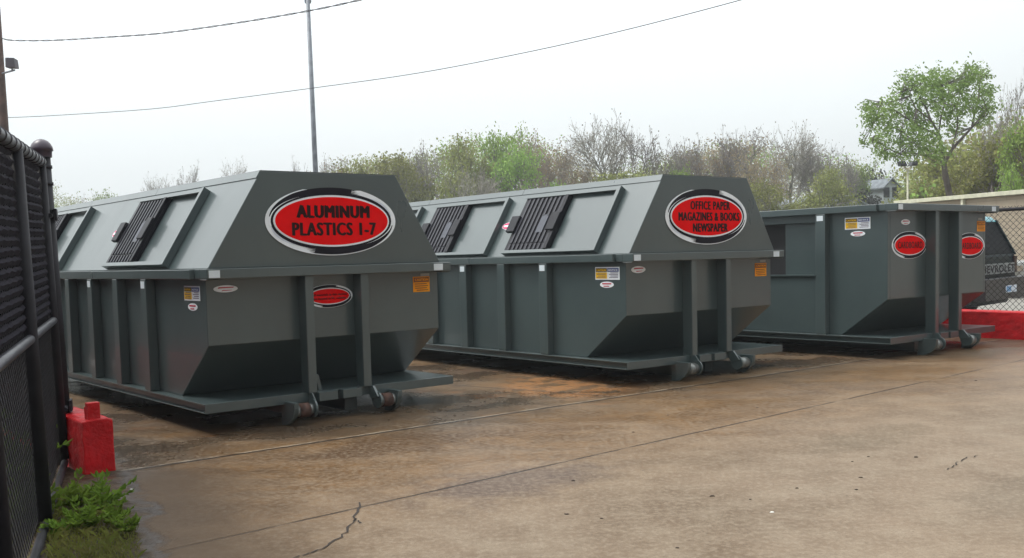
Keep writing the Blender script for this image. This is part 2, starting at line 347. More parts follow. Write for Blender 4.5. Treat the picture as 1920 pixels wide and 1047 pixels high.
def flatbox(mb, plane, a0, a1, b0, b1, off, th=.002):
    """thin rectangle on the front (plane 'f': a=x) or left side (plane 's': a=y, larger y is left)"""
    if plane == 'f': mb.box(a0, a1, -off-th, -off, b0, b1)
    else: mb.box(-off-th, -off, a0, a1, b0, b1)
def sticker_pair(parent, y0, y1, z0, z1):
    m = (y0+y1)/2; h = z1-z0; mb = MB(); flatbox(mb, 's', y0, y1, z0, z1, .001); o = mb.build('warning_sticker', WHITE, parent)
    g_ = .012; mb = MB(); flatbox(mb, 's', m+.004, y1-g_, z0+g_, z0+h*.58, .004); mb.build('yellow_panel', YEL, o)
    mb = MB(); flatbox(mb, 's', m+.004, y1-g_, z0+h*.62, z1-g_, .004); mb.build('black_panel', simple('dark_yellow', (.16, .09, .005), .5), o)
    mb = MB(); flatbox(mb, 's', y0+g_, m-.004, z0+h*.62, z1-g_, .004); mb.build('blue_panel', BLUE, o)
    pl = lambda p, q: (-.0075, y0+y1-p, q)
    text_mesh('CAUTION', 'lettering', YEL, o, y0+g_+.012, m-.018, z0+h*.69, z1-g_-.012, pl, .0)
    text_mesh('NOTICE', 'lettering', WHITE, o, m+.018, y1-g_-.012, z0+h*.69, z1-g_-.012, pl, .0)
    mb = MB()
    for k in range(4):
        zz = z0+g_+.008+k*h*.12; flatbox(mb, 's', y0+g_+.01, m-.03-.02*(k % 2), zz, zz+.006, .004); flatbox(mb, 's', m+.02, y1-.03-.02*(k % 2), zz, zz+.005, .0065)
    mb.build('small_print', simple('print_ink', (.14, .10, .16), .5), o)
def oval_sticker(parent, plane, c, z, ra, rb, M=None, pink=False):
    N = 28
    def el(A, B, off, th):
        mb = MB(); pr = [(c + A*math.cos(2*math.pi*i/N), z + B*math.sin(2*math.pi*i/N)) for i in range(N)]
        mb.prism(pr, 'y' if plane == 'f' else 'x', -off, -off-th)
        if M: mb.xf(M)
        return mb
    o = el(ra, rb, .001, .002).build('maker_sticker', WHITE, parent)
    if pink:
        el(ra*.93, rb*.9, .004, .001).build('pink_field', PINK, o)
        mb = MB(); mb.box(-.004-.003, -.004, c-ra*.72, c+ra*.72, z-rb*.3, z+rb*.22)
        if M: mb.xf(M)
        mb.build('white_band', WHITE, o)
    else:
        mb = MB()
        for (w0, w1, h0, h1) in ((-.66, .62, .12, .50), (-.36, .45, -.62, -.38)):
            if plane == 'f': mb.hexa([(c+w0*ra, -.006, z+h0*rb), (c+w1*ra, -.006, z+h0*rb+.004), (c+w1*ra, -.003, z+h0*rb+.004), (c+w0*ra, -.003, z+h0*rb), (c+w0*ra+.01, -.006, z+h1*rb), (c+w1*ra+.01, -.006, z+h1*rb), (c+w1*ra+.01, -.003, z+h1*rb), (c+w0*ra+.01, -.003, z+h1*rb)])
            else: mb.box(-.006, -.003, c+w0*ra, c+w1*ra, z+h0*rb, z+h1*rb)
        mb.build('red_print', simple('red_print', (.5, .01, .05), .5), o)
    return o
def caution(parent, x0, x1, z0, z1):
    h = z1-z0; mb = MB(); flatbox(mb, 'f', x0, x1, z0, z1, .001); o = mb.build('caution_sticker', ORG, parent)
    mb = MB(); flatbox(mb, 'f', x0+.008, x1-.008, z0+h*.64, z1-.008, .0035); mb.build('dark_header', DKORG, o)
    text_mesh('CAUTION', 'lettering', ORG, o, x0+.02, x1-.02, z0+h*.72, z1-.018, lambda p, q: (p, -.0075, q), .0)
    mb = MB()
    for k in range(4):
        zz = z0+.014+k*h*.135; flatbox(mb, 'f', x0+.02+.02*(k == 0), x1-.02-.015*(k % 2), zz, zz+.007, .0035)
    mb.build('small_print', DKORG, o)
def make_bin(i, label, ZT, hooded, ribs, lids, tilt):
    X0, Y0, T = BINS[i]; ax, ay = tilt
    root = empty('roll_off_container', (X0, Y0, 0), (ay, -ax, T), label, 'recycling container', 'grey roll-off recycling containers')
    ZR0 = ZT-.083; s3 = S
    # body shell
    m = MB()
    zf = ZF if hooded else ZF-.018
    prof = [(0, ZR0+.04), (0, zf), (S, ZP+.002), (L, ZP+.002), (L, ZR0+.04)]
    if hooded: m.prism(prof, 'x', 0, W)
    else:
        m.prism(prof, 'x', W-.05, W)                                   # right wall
        m.box(.0501, W-.0501, 0, .05, zf, ZR0+.04); m.box(.0501, W-.0501, L-.05, L, ZP+.002, ZR0+.04)
        m.hexa([(.0501, 0, zf-.001), (.0501, S, ZP+.003), (.0501, S+.06, ZP+.003), (.0501, .06, zf-.001), (W-.0501, 0, zf-.001), (W-.0501, S, ZP+.003), (W-.0501, S+.06, ZP+.003), (W-.0501, .06, zf-.001)])
        m.box(.0501, W-.0501, S+.07, L-.051, ZP+.002, ZP+.03)
        y1, y2, z1 = .99, 2.9, 1.012                                    # left wall with a tall loading recess
        m.prism([(0, ZR0+.04), (0, zf), (S, ZP+.002), (y1, ZP+.002), (y1, ZR0+.04)], 'x', 0, .05)
        m.box(0, .05, y1, y2, ZP+.002, z1); m.box(0, .05, y2, L, ZP+.002, ZR0+.04)
        m.box(0, .05, y1, y2, ZR0-.10, ZR0+.04)
        m.box(.06, .08, y1-.02, 1.50, z1-.02, ZR0-.08)                  # sliding panel half across the opening
    m.build('body', PAINT, root, .006)
    if not hooded:
        m = MB(); m.box(-.03, .05, .99, 1.9, 1.0, 1.018); m.build('sill', PAINT, root)
        m = MB(); m.box(.10, .12, 1.0, 2.9, 1.0, ZR0-.02); m.build('interior_shade_sheet', DARK, root)  # near-black sheet behind the opening stands in for the shade inside
    # rim beams
    m = MB(); m.box(-.05, W+.05, -.157, -.004, ZR0, ZT); m.box(-.09, -.001, .10, L+.05, ZR0, ZT-.002); m.box(W+.001, W+.08, .10, L+.05, ZR0, ZT-.002)
    m.box(-.05, -.0012, -.0035, .099, ZR0, ZT-.001); m.box(W+.0012, W+.05, -.0035, .099, ZR0, ZT-.001)
    m.box(-.05, W+.05, L+.001, L+.12, ZR0, ZT-.003)
    m.box(-.05, .06, -.14, -.01, ZR0-.012, ZR0-.001); m.box(W-.06, W+.05, -.14, -.01, ZR0-.012, ZR0-.001)
    m.build('rim', PAINT, root, .006)
    # front posts
    for x0, x1 in ((.845, .925), (1.405, 1.485)):
        m = MB(); m.box(x0, x1, -.135, -.125, ZP, ZR0-.002); m.box(x0, x0+.01, -.125, -.001, ZP, ZR0-.002); m.box(x1-.01, x1, -.125, -.001, ZP, ZR0-.002)
        m.build('front_post', PAINT, root, .004)
    # side ribs
    for y in ribs:
        m = MB()
        m.box(-.088, -.001, y, y+.14, ZP+.003, ZR0-.002); m.build('side_rib', PAINT, root, .006)
        m = MB(); m.box(W+.001, W+.088, y, y+.14, ZP+.003, ZR0-.002); m.build('side_rib', PAINT, root, .006)
    # skid platform
    m = MB(); m.box(-PE-.03, W+PE+.03, -PF+.004, L+.05, ZP-.012, ZP)
    m.box(-PE-.03, 1.117, -PF-.006, -PF+.003, ZP-TP, ZP+.001); m.box(1.17, W+PE+.03, -PF-.006, -PF+.003, ZP-TP, ZP+.001)
    for sx in (0, 1):
        xa, xb = ((-PE+.01, -PE+.02) if sx == 0 else (W+PE-.02, W+PE-.01)); m.box(xa, xb, -PF+.004, L+.05, ZP-TP+.008, ZP-.0125)
        xa, xb = ((-PE-.03, -PE+.02) if sx == 0 else (W+PE-.02, W+PE+.03)); m.box(xa, xb, -PF+.004, L+.05, ZP-TP, ZP-TP+.0078)
    m.box(.93, 1.117, -.16, -PF-.007, ZP-TP, ZP-.001); m.box(1.17, 1.36, -.16, -PF-.007, ZP-TP, ZP-.001)
    m.build('skid_platform', PAINT, root, .003)
    m = MB()
    for xa in (.86, 1.36): m.box(xa, xa+.13, .15, L, .03, ZP-.013)
    for k in range(9): m.box(.35, W-.35, .5+k*.7, .58+k*.7, .15, ZP-.0135)
    m.build('understructure', PAINT, root)
    # front rollers
    for mir in (0, 1):
        fx = (lambda x: W-x) if mir else (lambda x: x)
        m = MB(); pr = [(-.04, .215), (-.27, .215)] + [(-.05-.22*math.cos(math.radians(a))*1.0, .19-.185*math.sin(math.radians(a))) for a in range(8, 96, 11)] + [(-.02, .005)]
        a, b = sorted((fx(.625), fx(.67))); m.prism(pr, 'x', a, b); hb = m.build('roller_bracket', PAINT, root, .004)
        m = MB(); m.smooth = True; m.tube((fx(.672), -.19, .135), (fx(.705), -.19, .135), .05, n=20); m.tube((fx(.80), -.19, .135), (fx(.835), -.19, .135), .05, n=20); m.build('collar', BARE, hb)
        m = MB(); m.smooth = True; m.tube((fx(.706), -.19, .135), (fx(.799), -.19, .135), .062, n=20); rl = m.build('roller', RUST if i == 1 else BARE, root)
        m = MB(); a, b = sorted((fx(.838), fx(.856))); m.prism([(-.19+.08*math.cos(math.radians(q)), .145+.08*math.sin(math.radians(q))) for q in range(0, 360, 18)], 'x', a, b)
        m.prism([(-.12, .15), (-.245, .18), (-.16, ZP+.004), (-.05, ZP+.004)], 'x', a+.0185 if not mir else a-.0185, b+.01 if not mir else b-.01)
        m.build('roller_end_plate', PAINT, root, .003)
    # reflective squares
    m = MB(); m.box(-.035, .06, -.1605, -.158, ZR0+.009, ZT-.013); m.build('reflector', TAPE, root)
    m = MB(); m.box(2.20, 2.305, -.1605, -.158, ZR0+.009, ZT-.013); m.build('reflector', TAPE, root)
    for k, y in enumerate(ribs):
        if (k % 2) == 0:
            m = MB(); m.box(-.0905, -.0885, y+.03, y+.12, ZR0-.085, ZR0-.02); m.build('reflector', TAPE, root)
    if hooded:
        H = 2.192; B = .4987; c0, c1 = -.053, -.0725
        zb = ZT+.0005; TB = H
        m = MB(); yb0, yb1 = L-.05, L-.2
        m.hexa([(0, c0, zb), (W, c0, zb), (W, yb0, zb), (0, yb0, zb), (B, c1, TB), (W-B, c1, TB), (W-B, yb1, TB), (B, yb1, TB)])
        hd = m.build('hood', PAINT, root, .006)
        # frame of the slanted side: origin at (0,0,zb), u = along +y, w = up the slope, n = outwards
        Ls = math.hypot(B, TB-zb); wv = Vector((B, 0, TB-zb))/Ls; nv = Vector((-(TB-zb), 0, B))/Ls
        Ms = Matrix(((nv.x*-1, 0, wv.x, 0), (0, 1, 0, 0), (nv.z*-1, 0, wv.z, zb), (0, 0, 0, 1)))  # local x = inward normal
        def sl(mb): return mb.xf(Ms)
        # ridge cap with lapped seams
        m = MB()
        ys = [c1-.001, 2.25, 4.35, L-.19]
        for a, b in zip(ys[:-1], ys[1:]): m.box(-.007, -.0005, a+.003, b-.003, Ls*.925, Ls+.004)
        sl(m); m2 = MB(); m2.box(B-.004, W-B+.004, c1-.001, L-.19, TB+.0006, TB+.007); m.add(m2.v, m2.f)
        m.build('ridge_cap', PAINT, hd)
        for (y0, y1) in lids:
            yl0 = y0 + (y1-y0)*.497                                    # black lid covers the rear half
            z0, z1 = Ls*.035, Ls*.83
            m = MB()
            m.box(-.062, -.001, y0-.02, y0+.012, z0-.02, z1+.03); m.box(-.07, -.0625, y0-.02, y0+.035, z0-.02, z1+.03)
            m.box(-.058, -.001, y0+.0125, y1, z1, z1+.022); m.box(-.062, -.0585, y0+.036, y1, z1-.015, z1+.022)
            m.box(-.058, -.001, y0+.0125, y1, z0-.018, z0); m.box(-.062, -.0585, y0+.036, y1, z0-.018, z0+.022)
            fr = sl(m).build('lid_frame', PAINT, hd, .002)
            m = MB(); m.box(-.012, -.001, y0+.013, yl0-.01, z0+.001, z1-.001); sl(m).build('steel_panel', PAINT, fr)
            m = MB(); m.box(-.040, -.002, yl0, y1-.004, z0+.002, z1-.002)
            m.box(-.075, -.0402, yl0, yl0+.055, z0+.024, z1-.018)      # raised leading edge
            lid = sl(m).build('sliding_lid', BLACKP, fr, .003)
            n = 9; m = MB(); y_a = yl0+.075; st = (y1-.03-y_a)/n
            for k in range(n):
                ya = y_a+k*st; mid = k in (2, 3)
                segs = [(z0+.03, z0+.11), (z0+.122, z1-.02)] if not mid else [(z0+.03, z0+.11), (z0+.122, z0+.26), (z1-.28, z1-.02)]
                for a, b in segs: m.box(-.054, -.0403, ya, ya+st*.45, a, b)
            sl(m).build('lid_ribs', BLACKR, lid, .003)
            zc = (z0+z1)/2; m = MB(); m.box(-.052, -.0404, y_a+st*2, y_a+st*3.5, zc-.12, zc+.12); sl(m).build('handle_plate', simple('grey_handle', (.06, .065, .085), .4, spec=.3), lid)
            m = MB(); m.box(-.085, -.0402, y1-.075, y1+.075, zc-.11, zc+.11); sl(m).build('grip_tab', BLACKP, lid, .008)
            m = MB(); m.box(-.100, -.0755, yl0-.012, yl0+.13, zc-.12, zc+.12); sl(m).build('grip_tab', BLACKP, lid, .008)
        oval_sticker(hd, 's', 2.245 if i == 2 else 2.80, Ls*(.46 if i == 2 else .47), .125, .05, Ms, True)
    return root
TILT = {1: (-.0088, -.001), 2: (-.011, -.0033), 3: (-.0124, -.0023)}
b1 = make_bin(1, 'grey container whose oval sign reads ALUMINUM PLASTICS 1-7, nearest the chain link gate', 1.378, True, (1.14, 1.92, 2.70, 3.48, 4.26, 5.04, 5.82), ((.83, 2.485), (4.07, 5.7)), TILT[1])
b2 = make_bin(2, 'grey container whose oval sign reads OFFICE PAPER MAGAZINES & BOOKS NEWSPAPER, in the middle', 1.378, True, (1.17, 1.95, 2.73, 3.51, 4.29, 5.07, 5.85), ((.445, 2.06), (2.42, 4.03), (4.41, 6.02)), TILT[2])
b3 = make_bin(3, 'taller open-top grey container with two CARDBOARD signs, beside the red barrier', 1.859, False, (.80, 3.0, 3.9, 4.8, 5.7), (), TILT[3])
Z = -.235
decal(b1, 1.182, 2.007+Z, .659, .305, .572, .215, -.066, [('ALUMINUM', .826, 1.547, 1.800, 1.908), ('PLASTICS 1-7', .777, 1.614, 1.645, 1.757)])
decal(b2, 1.182, 1.999+Z, .659, .306, .571, .212, -.066, [('OFFICE PAPER', .906, 1.542, 1.836, 1.926), ('MAGAZINES & BOOKS', .719, 1.699, 1.716, 1.806), ('NEWSPAPER', .943, 1.499, 1.597, 1.687)])
decal(b1, 1.150, 1.338+Z, .243, .104, .205, .070, 0, [('All materials in this section', .975, 1.325, 1.108, 1.128), ('are located in RC vehicles', .985, 1.315, 1.074, 1.094)], True)
decal(b3, .477, 1.600+Z, .392, .168, .338, .118, 0, [('CARDBOARD', .205, .75, 1.325, 1.405)], True)
decal(b3, 1.931, 1.574+Z, .392, .172, .338, .118, 0, [('CARDBOARD', 1.66, 2.205, 1.30, 1.38)], True)
sticker_pair(b1, .117, .456, 1.111, 1.237); oval_sticker(b1, 's', .284, 1.058, .10, .032); oval_sticker(b1, 'f', .173, 1.208, .108, .030)
sticker_pair(b2, .09, .46, 1.110, 1.244); oval_sticker(b2, 's', .285, 1.058, .105, .033); oval_sticker(b2, 'f', .18, 1.210, .104, .036)
sticker_pair(b3, .227, .576, 1.572, 1.716); oval_sticker(b3, 's', .397, 1.517, .10, .032); oval_sticker(b3, 'f', .387, 1.643, .10, .034)
caution(b1, 2.062, 2.254, 1.099, 1.246); caution(b2, 2.062, 2.268, 1.082, 1.234); caution(b3, 2.123, 2.333, 1.528, 1.664)
for b_, z_ in ((b1, 1.250), (b2, 1.245), (b3, 1.68)):
    m = MB(); m.box(2.15, 2.255, -.003, -.001, z_, z_+.026); m.build('serial_plate', simple('tag_grey', (.35, .36, .34), .5), b_)
m = MB(); m.hexa([(1.0, -.02, ZP), (1.04, -.02, ZP), (1.04, .06, ZP), (1.0, .06, ZP), (.975, -.02, ZP+.14), (1.005, -.02, ZP+.14), (1.005, .05, ZP+.14), (.975, .05, ZP+.14)]); m.build('stop_tab', PAINT, b1, .003)

# ---------------------------------------------------------------- red concrete barriers
def rough_block(name, p0, dirv, length, wid, hgt, label, cat, seed):
    rr = random.Random(seed); d = Vector(dirv).normalized(); nrm = Vector((-d.y, d.x))
    root = empty(name, (p0[0], p0[1], 0), (0, 0, math.atan2(d.y, d.x)), label, cat)
    m = MB(); nx = max(4, int(length/.08)); ny = 5; nz = 6
    prof = []
    for k in range(nz+1): prof.append((0, hgt*k/nz))
    for k in range(1, ny+1): prof.append((wid*k/ny, hgt))
    for k in range(1, nz+1): prof.append((wid, hgt*(1-k/nz)))
    n = len(prof); vs = []
    for i in range(nx+1):
        for (a, b) in prof:
            j = .005 if b > 0 else .002
            top = -.012 if (b >= hgt-1e-6 and (a < .01 or a > wid-.01)) else 0
            vs.append((length*i/nx + rr.uniform(-j, j)*.6, a + rr.uniform(-j, j), max(0, b + top + rr.uniform(-j, j)*.7)))
    fs = [(i*n+k, (i+1)*n+k, (i+1)*n+k+1, i*n+k+1) for i in range(nx) for k in range(n-1)]
    fs += [tuple(range(n-1, -1, -1))[::-1], tuple(range(nx*n, nx*n+n))[::-1]]
    m.add(vs, fs); m.build('concrete_block', REDC, root, .01); return root
d1 = (-math.sin(.68), math.cos(.68)); 
q = at_z(218, 882)
rb = rough_block('red_barrier', (q.x, q.y), d1, 6.2, .21, .375, 'red painted concrete block with a steel stub on top, by the gate post', 'barrier', 3)
m = MB(); m.box(.03, .085, .075, .16, .36, .49); m.box(.0855, .095, .07, .165, .36, .46); m.build('steel_stub', REDC, rb, .004)
q3 = loc3(3, 3.05, -3.0)
rough_block('red_barrier', (loc3(3, 3.29, -3.0).x, loc3(3, 3.29, -3.0).y), (-math.sin(.6594), math.cos(.6594)), 9.5, .24, .385, 'long red painted concrete barrier running behind the open-top container', 'barrier', 5)

# ---------------------------------------------------------------- chain link
FBLK = simple('black_coated_steel', (.015, .014, .019), .6, var=.3, vs=8, spec=.3)
DOME = simple('dark_cap_paint', (.050, .034, .055), .35)
def link_mesh(length, z0, z1, cell, r):
    m = MB(); H = z1-z0; step = cell*math.sqrt(2)
    for sgn in (1, -1):
        k = -H if sgn == 1 else 0
        x = k
        while x < length + (0 if sgn == 1 else H):
            # line from (x,z0) going up with slope sgn
            a0, b0, a1, b1 = x, z0, x+sgn*H, z1
            def clip(a, b, c_, d_):
                if a < 0: t = (0-a)/(c_-a); a, b = 0, b+(d_-b)*t
                if a > length: t = (length-a)/(c_-a); a, b = length, b+(d_-b)*t
                return a, b
            if not ((a0 <= 0 and a1 <= 0) or (a0 >= length and a1 >= length)):
                p = clip(a0, b0, a1, b1); q_ = clip(a1, b1, a0, b0)
                m.tube((p[0], sgn*r*.8, p[1]), (q_[0], sgn*r*.8, q_[1]), r, n=4, caps=False)
            x += step
    return m
def screen_mat(name, col, alpha):
    t = NT(name); nz = t.noise(60, 3, .6)
    b = t.bsdf(t.mix(t.ramp(nz, .3, .7), tuple(c*.6 for c in col), tuple(c*1.5 for c in col)), .95, spec=.1)
    tr = t.n('ShaderNodeBsdfTransparent'); mxs = t.n('ShaderNodeMixShader'); mxs.inputs[0].default_value = alpha
    t.t.links.new(tr.outputs[0], mxs.inputs[1]); t.t.links.new(b.outputs[0], mxs.inputs[2]); t.t.links.new(mxs.outputs[0], t.out.inputs[0]); return t.mat
# left gate (runs from near the camera to the domed post)
GP0 = Vector((-3.206, 7.289, 0)); gd = Vector((math.cos(-1.2198), math.sin(-1.2198), 0)); GL = 5.2
LEAN = Matrix(((1, 0, -.0128), (0, 1, -.0061), (0, 0, 1)))
def lean_rot(h): return (Matrix.Rotation(math.atan(-.0128), 3, 'Y') @ Matrix.Rotation(math.atan(.0061), 3, 'X') @ Matrix.Rotation(h, 3, 'Z')).to_euler()
gate = empty('chain_link_gate', (GP0 + gd*.14)[:], lean_rot(-1.2198), 'black chain link gate panel with woven dark privacy strips, left edge of the yard', 'gate')
ZG = 2.175
for z, r, nm in ((ZG, .035, 'top_rail'), (1.06, .026, 'middle_rail'), (.04, .024, 'bottom_rail')):
    m = MB(); m.smooth = True; m.tube((0, 0, z), (GL, 0, z), r, n=16); 
    if nm == 'top_rail':
        k = .18
        while k < GL: m.tube((k, 0, z), (k+.012, 0, z), r+.006, n=16); k += .24
    m.build(nm, simple('rail_paint', (.05, .05, .062), .4, var=.3) if nm != 'bottom_rail' else FBLK, gate)
for x in (.0, 1.81, 3.62, 5.15):
    m = MB(); m.smooth = True; m.tube((x, .0, .06), (x, .0, ZG-.02), .038 if x else .03, n=16); m.build('upright', FBLK, gate)
link_mesh(GL, .06, ZG-.02, .05, .0026).xf(Matrix.Translation((0, -.03, 0))).build('wire_mesh', FBLK, gate)
m = MB(); rr = random.Random(3); k = 1.10
while k < ZG-.05:
    # each woven strip sags slightly between ties and leans outward at its lower edge
    n = 52; vs = []
    for j in range(n+1):
        x = GL*j/n; w = .004*math.sin(j*2.3+k*7)+rr.uniform(-.003, .003)
        vs += [(x, -.024+w*.3, k+w), (x, -.008, k+.028+w), (x, -.020, k+.047+w)]
    m.add(vs, [(3*j, 3*j+3, 3*j+4, 3*j+1) for j in range(n)] + [(3*j+1, 3*j+4, 3*j+5, 3*j+2) for j in range(n)])
    k += .056
m.build('privacy_strips', screen_mat('privacy_tape', (.020, .018, .026), .95), gate)
m = MB(); m.add([(0, -.045, .12), (GL, -.045, .12), (GL, -.045, 1.09), (0, -.045, 1.09)], [(0, 1, 2, 3)]); m.mi = 1; m.add([(0, -.075, 1.09), (GL, -.075, 1.09), (GL, -.075, ZG-.03), (0, -.075, ZG-.03)], [(0, 1, 2, 3)]); m.build('wind_screen', [screen_mat('thin_screen', (.030, .030, .034), .55), screen_mat('dense_screen', (.028, .025, .034), .88)], gate)
for z in (1.80, .42):
    m = MB(); m.tube((-.20, .03, z), (.02, .03, z), .016, n=8); m.box(-.20, -.06, .05, .07, z-.03, z+.05); m.tube((-.14, .04, z-.05), (-.14, .04, z+.07), .012, n=8); m.tube((-.25, .05, z+.02), (-.10, .06, z), .010, n=6)
    m.build('hinge', FBLK, gate)
post = empty('gate_post', GP0[:], lean_rot(0), 'thick black steel gate post with domed cap at the end of the gate', 'post')
m = MB(); m.smooth = True; m.tube((0, 0, 0), (0, 0, 2.28), .055, n=24); m.build('shaft', FBLK, post)
m = MB(); m.smooth = True
for z in (2.14, 2.02, 1.83): m.tube((0, 0, z), (0, 0, z+.022), .062, n=24)
m.build('band', FBLK, post)
m = MB(); m.smooth = True; N = 24; prof = [(.066, 2.22), (.068, 2.262)] + [(.078*math.cos(a), 2.265+.085*math.sin(a)) for a in [0, .3, .6, .9, 1.2, 1.45]]
vs = []
for (r, z) in prof: vs += [(r*math.cos(2*math.pi*k/N), r*math.sin(2*math.pi*k/N), z) for k in range(N)]
m.add(vs, [(a*N+k, a*N+(k+1) % N, (a+1)*N+(k+1) % N, (a+1)*N+k) for a in range(len(prof)-1) for k in range(N)] + [tuple(range((len(prof)-1)*N, len(prof)*N))])
m.build('domed_cap', DOME, post)

for ch in gate.children:
    if ch.type == 'MESH' and ch.name.split('.')[0] in ('top_rail', 'upright', 'wire_mesh', 'privacy_strips', 'wind_screen') :
        for v in ch.data.vertices: v.co.z -= .042*v.co.x*max(0, min(1, (v.co.z-1.1)/(ZG-1.1)))      # the panel sags away from its hinges
# added fence beyond the post, mostly hidden, there to darken the first container's side
pd = Vector((-math.sin(.70), math.cos(.70), 0)); yf = empty('added_shade_fence', (GP0 + pd*.12)[:], (0, 0, math.atan2(pd.y, pd.x)), 'added black screened fence behind the gate, mostly hidden, that darkens the side of the first container', 'fence')
YL = 10.4
link_mesh(YL, .05, 2.18, .11, .003).xf(Matrix.Translation((0, -.02, 0))).build('wire_mesh', FBLK, yf)
m = MB(); m.add([(0, .02, .08), (YL, .02, .08), (YL, .02, 2.16), (0, .02, 2.16)], [(0, 1, 2, 3)]); m.build('shade_screen', screen_mat('shade_fence_screen', (.035, .033, .040), .93), yf)
m = MB(); m.smooth = True; m.tube((0, .03, 2.18), (YL, .03, 2.18), .028, n=12); m.build('top_rail', FBLK, yf)
for x in (2.6, 5.2, 7.8, 10.35):
    m = MB(); m.smooth = True; m.tube((x, .06, 0), (x, .06, 2.2), .035, n=12); m.build('fence_post', FBLK, yf)
# right fence behind the red barrier
fo = loc3(3, 3.5, -3.0); fdir = Vector((-math.sin(.6594), math.cos(.6594), 0))
fen = empty('chain_link_fence', fo[:], (0, 0, math.atan2(fdir.y, fdir.x)), 'black chain link fence with open mesh behind the red barrier', 'fence')
FL = 10.0; ZFn = 1.80
link_mesh(FL, .04, ZFn+.05, .062, .0032).build('wire_mesh', FBLK, fen)
m = MB(); m.smooth = True; m.tube((0, .02, ZFn), (FL, .02, ZFn), .026, n=12); m.build('top_rail', FBLK, fen)
for x in (0.1, 5.6, 9.9):
    m = MB(); m.smooth = True; m.tube((x, .03, 0), (x, .03, ZFn+.02), .032, n=12); m.build('fence_post', FBLK, fen)

# ---------------------------------------------------------------- vehicles behind the fence
GLASS = simple('dark_glass', (.008, .010, .012), .5, spec=.06); BLKCAR = simple('black_car_paint', (.008, .020, .024), .4, spec=.15)
TEAL = simple('teal_car_paint', (.06, .33, .40), .25, coat=.5); TYRE = simple('tyre_rubber', (.02, .02, .02), .8); CHROME = simple('chrome', (.6, .6, .6), .2, .9)
SILV = simple('silver_car_paint', (.42, .45, .46), .3, .3, coat=.4)
def wheel(parent, x, y, r=.36, w=.22):
    m = MB(); m.smooth = True; m.tube((x-w/2, y, r), (x+w/2, y, r), r, n=24); o = m.build('wheel', TYRE, parent)
    m = MB(); m.tube((x-w/2-.005, y, r), (x+w/2+.005, y, r), r*.6, n=16); m.build('rim', CHROME, o)
SY = 17.3
sp = at_y(1906, 560, SY)
suv = empty('parked_suv', (0, 0, 0), (0, 0, .74), 'dark SUV with teal roof and CHEVROLET on its tailgate, half hidden by the open-top container', 'car')
suv.location = (sp.x - 1.80*math.cos(.74), SY - 1.80*math.sin(.74), 0)
Wc = 1.8
m = MB()      # body by side profile, tumblehome on the cabin
m.hexa([(0, 0, .42), (Wc, 0, .42), (Wc, 4.4, .42), (0, 4.4, .42), (0, .02, 1.13), (Wc, .02, 1.13), (Wc, 4.4, 1.08), (0, 4.4, 1.08)])
m.box(.05, Wc-.05, .1, 4.3, .28, .419)
m.build('body', BLKCAR, suv, .05)
m = MB(); m.hexa([(.03, .03, 1.11), (Wc-.03, .03, 1.11), (Wc-.03, 3.1, 1.11), (.03, 3.1, 1.11), (.20, .30, 1.70), (Wc-.20, .30, 1.70), (Wc-.20, 2.4, 1.70), (.20, 2.4, 1.70)]); m.build('cabin', GLASS, suv, .03)
m = MB(); m.hexa([(.17, .25, 1.66), (Wc-.17, .25, 1.66), (Wc-.17, 2.45, 1.66), (.17, 2.45, 1.66), (.24, .33, 1.76), (Wc-.24, .33, 1.76), (Wc-.24, 2.35, 1.76), (.24, 2.35, 1.76)]); m.build('roof', TEAL, suv, .03)
for s_ in (0, 1):
    m = MB(); x0 = .02 if not s_ else Wc-.02; x1 = .19 if not s_ else Wc-.19
    m.hexa([(x0-.02, .0, 1.1), (x0+.03, .0, 1.1), (x0+.03, .1, 1.1), (x0-.02, .1, 1.1), (x1-.025, .26, 1.7), (x1+.025, .26, 1.7), (x1+.025, .36, 1.7), (x1-.025, .36, 1.7)]); m.build('pillar', BLKCAR, suv, .01)
    m = MB(); xx = .03 if not s_ else Wc-.13; m.box(xx, xx+.10, -.015, .03, .80, 1.08); m.build('tail_light', simple('tail_red', (.03, .008, .008), .3), suv)
m = MB(); m.box(.10, Wc-.10, -.012, .018, .80, .97); bd = m.build('lettering_band', simple('band_white', (.26, .28, .28), .6), suv)
text_mesh('CHEVROLET', 'lettering', INK, bd, .14, Wc-.14, .825, .945, lambda p, q: (p, -.016, q), .0)
m = MB(); m.box(-.04, Wc+.06, -.22, -.02, .40, .74); m.box(.2, Wc-.2, -.20, -.03, .561, .575); bp = m.build('bumper', simple('bumper_grey', (.03, .03, .032), .4), suv, .02)
m = MB(); m.box(Wc-1.05, Wc-.62, -.232, -.222, .50, .615); pl_ = m.build('licence_plate', simple('plate_white', (.62, .68, .78), .4), suv)
m = MB(); m.box(Wc-1.03, Wc-.86, -.236, -.2325, .515, .60); m.build('blue_print', simple('plate_blue', (.12, .3, .55), .4), pl_)
for x in (.15, Wc-.15):
    for y in (.95, 3.5): wheel(suv, x, y)
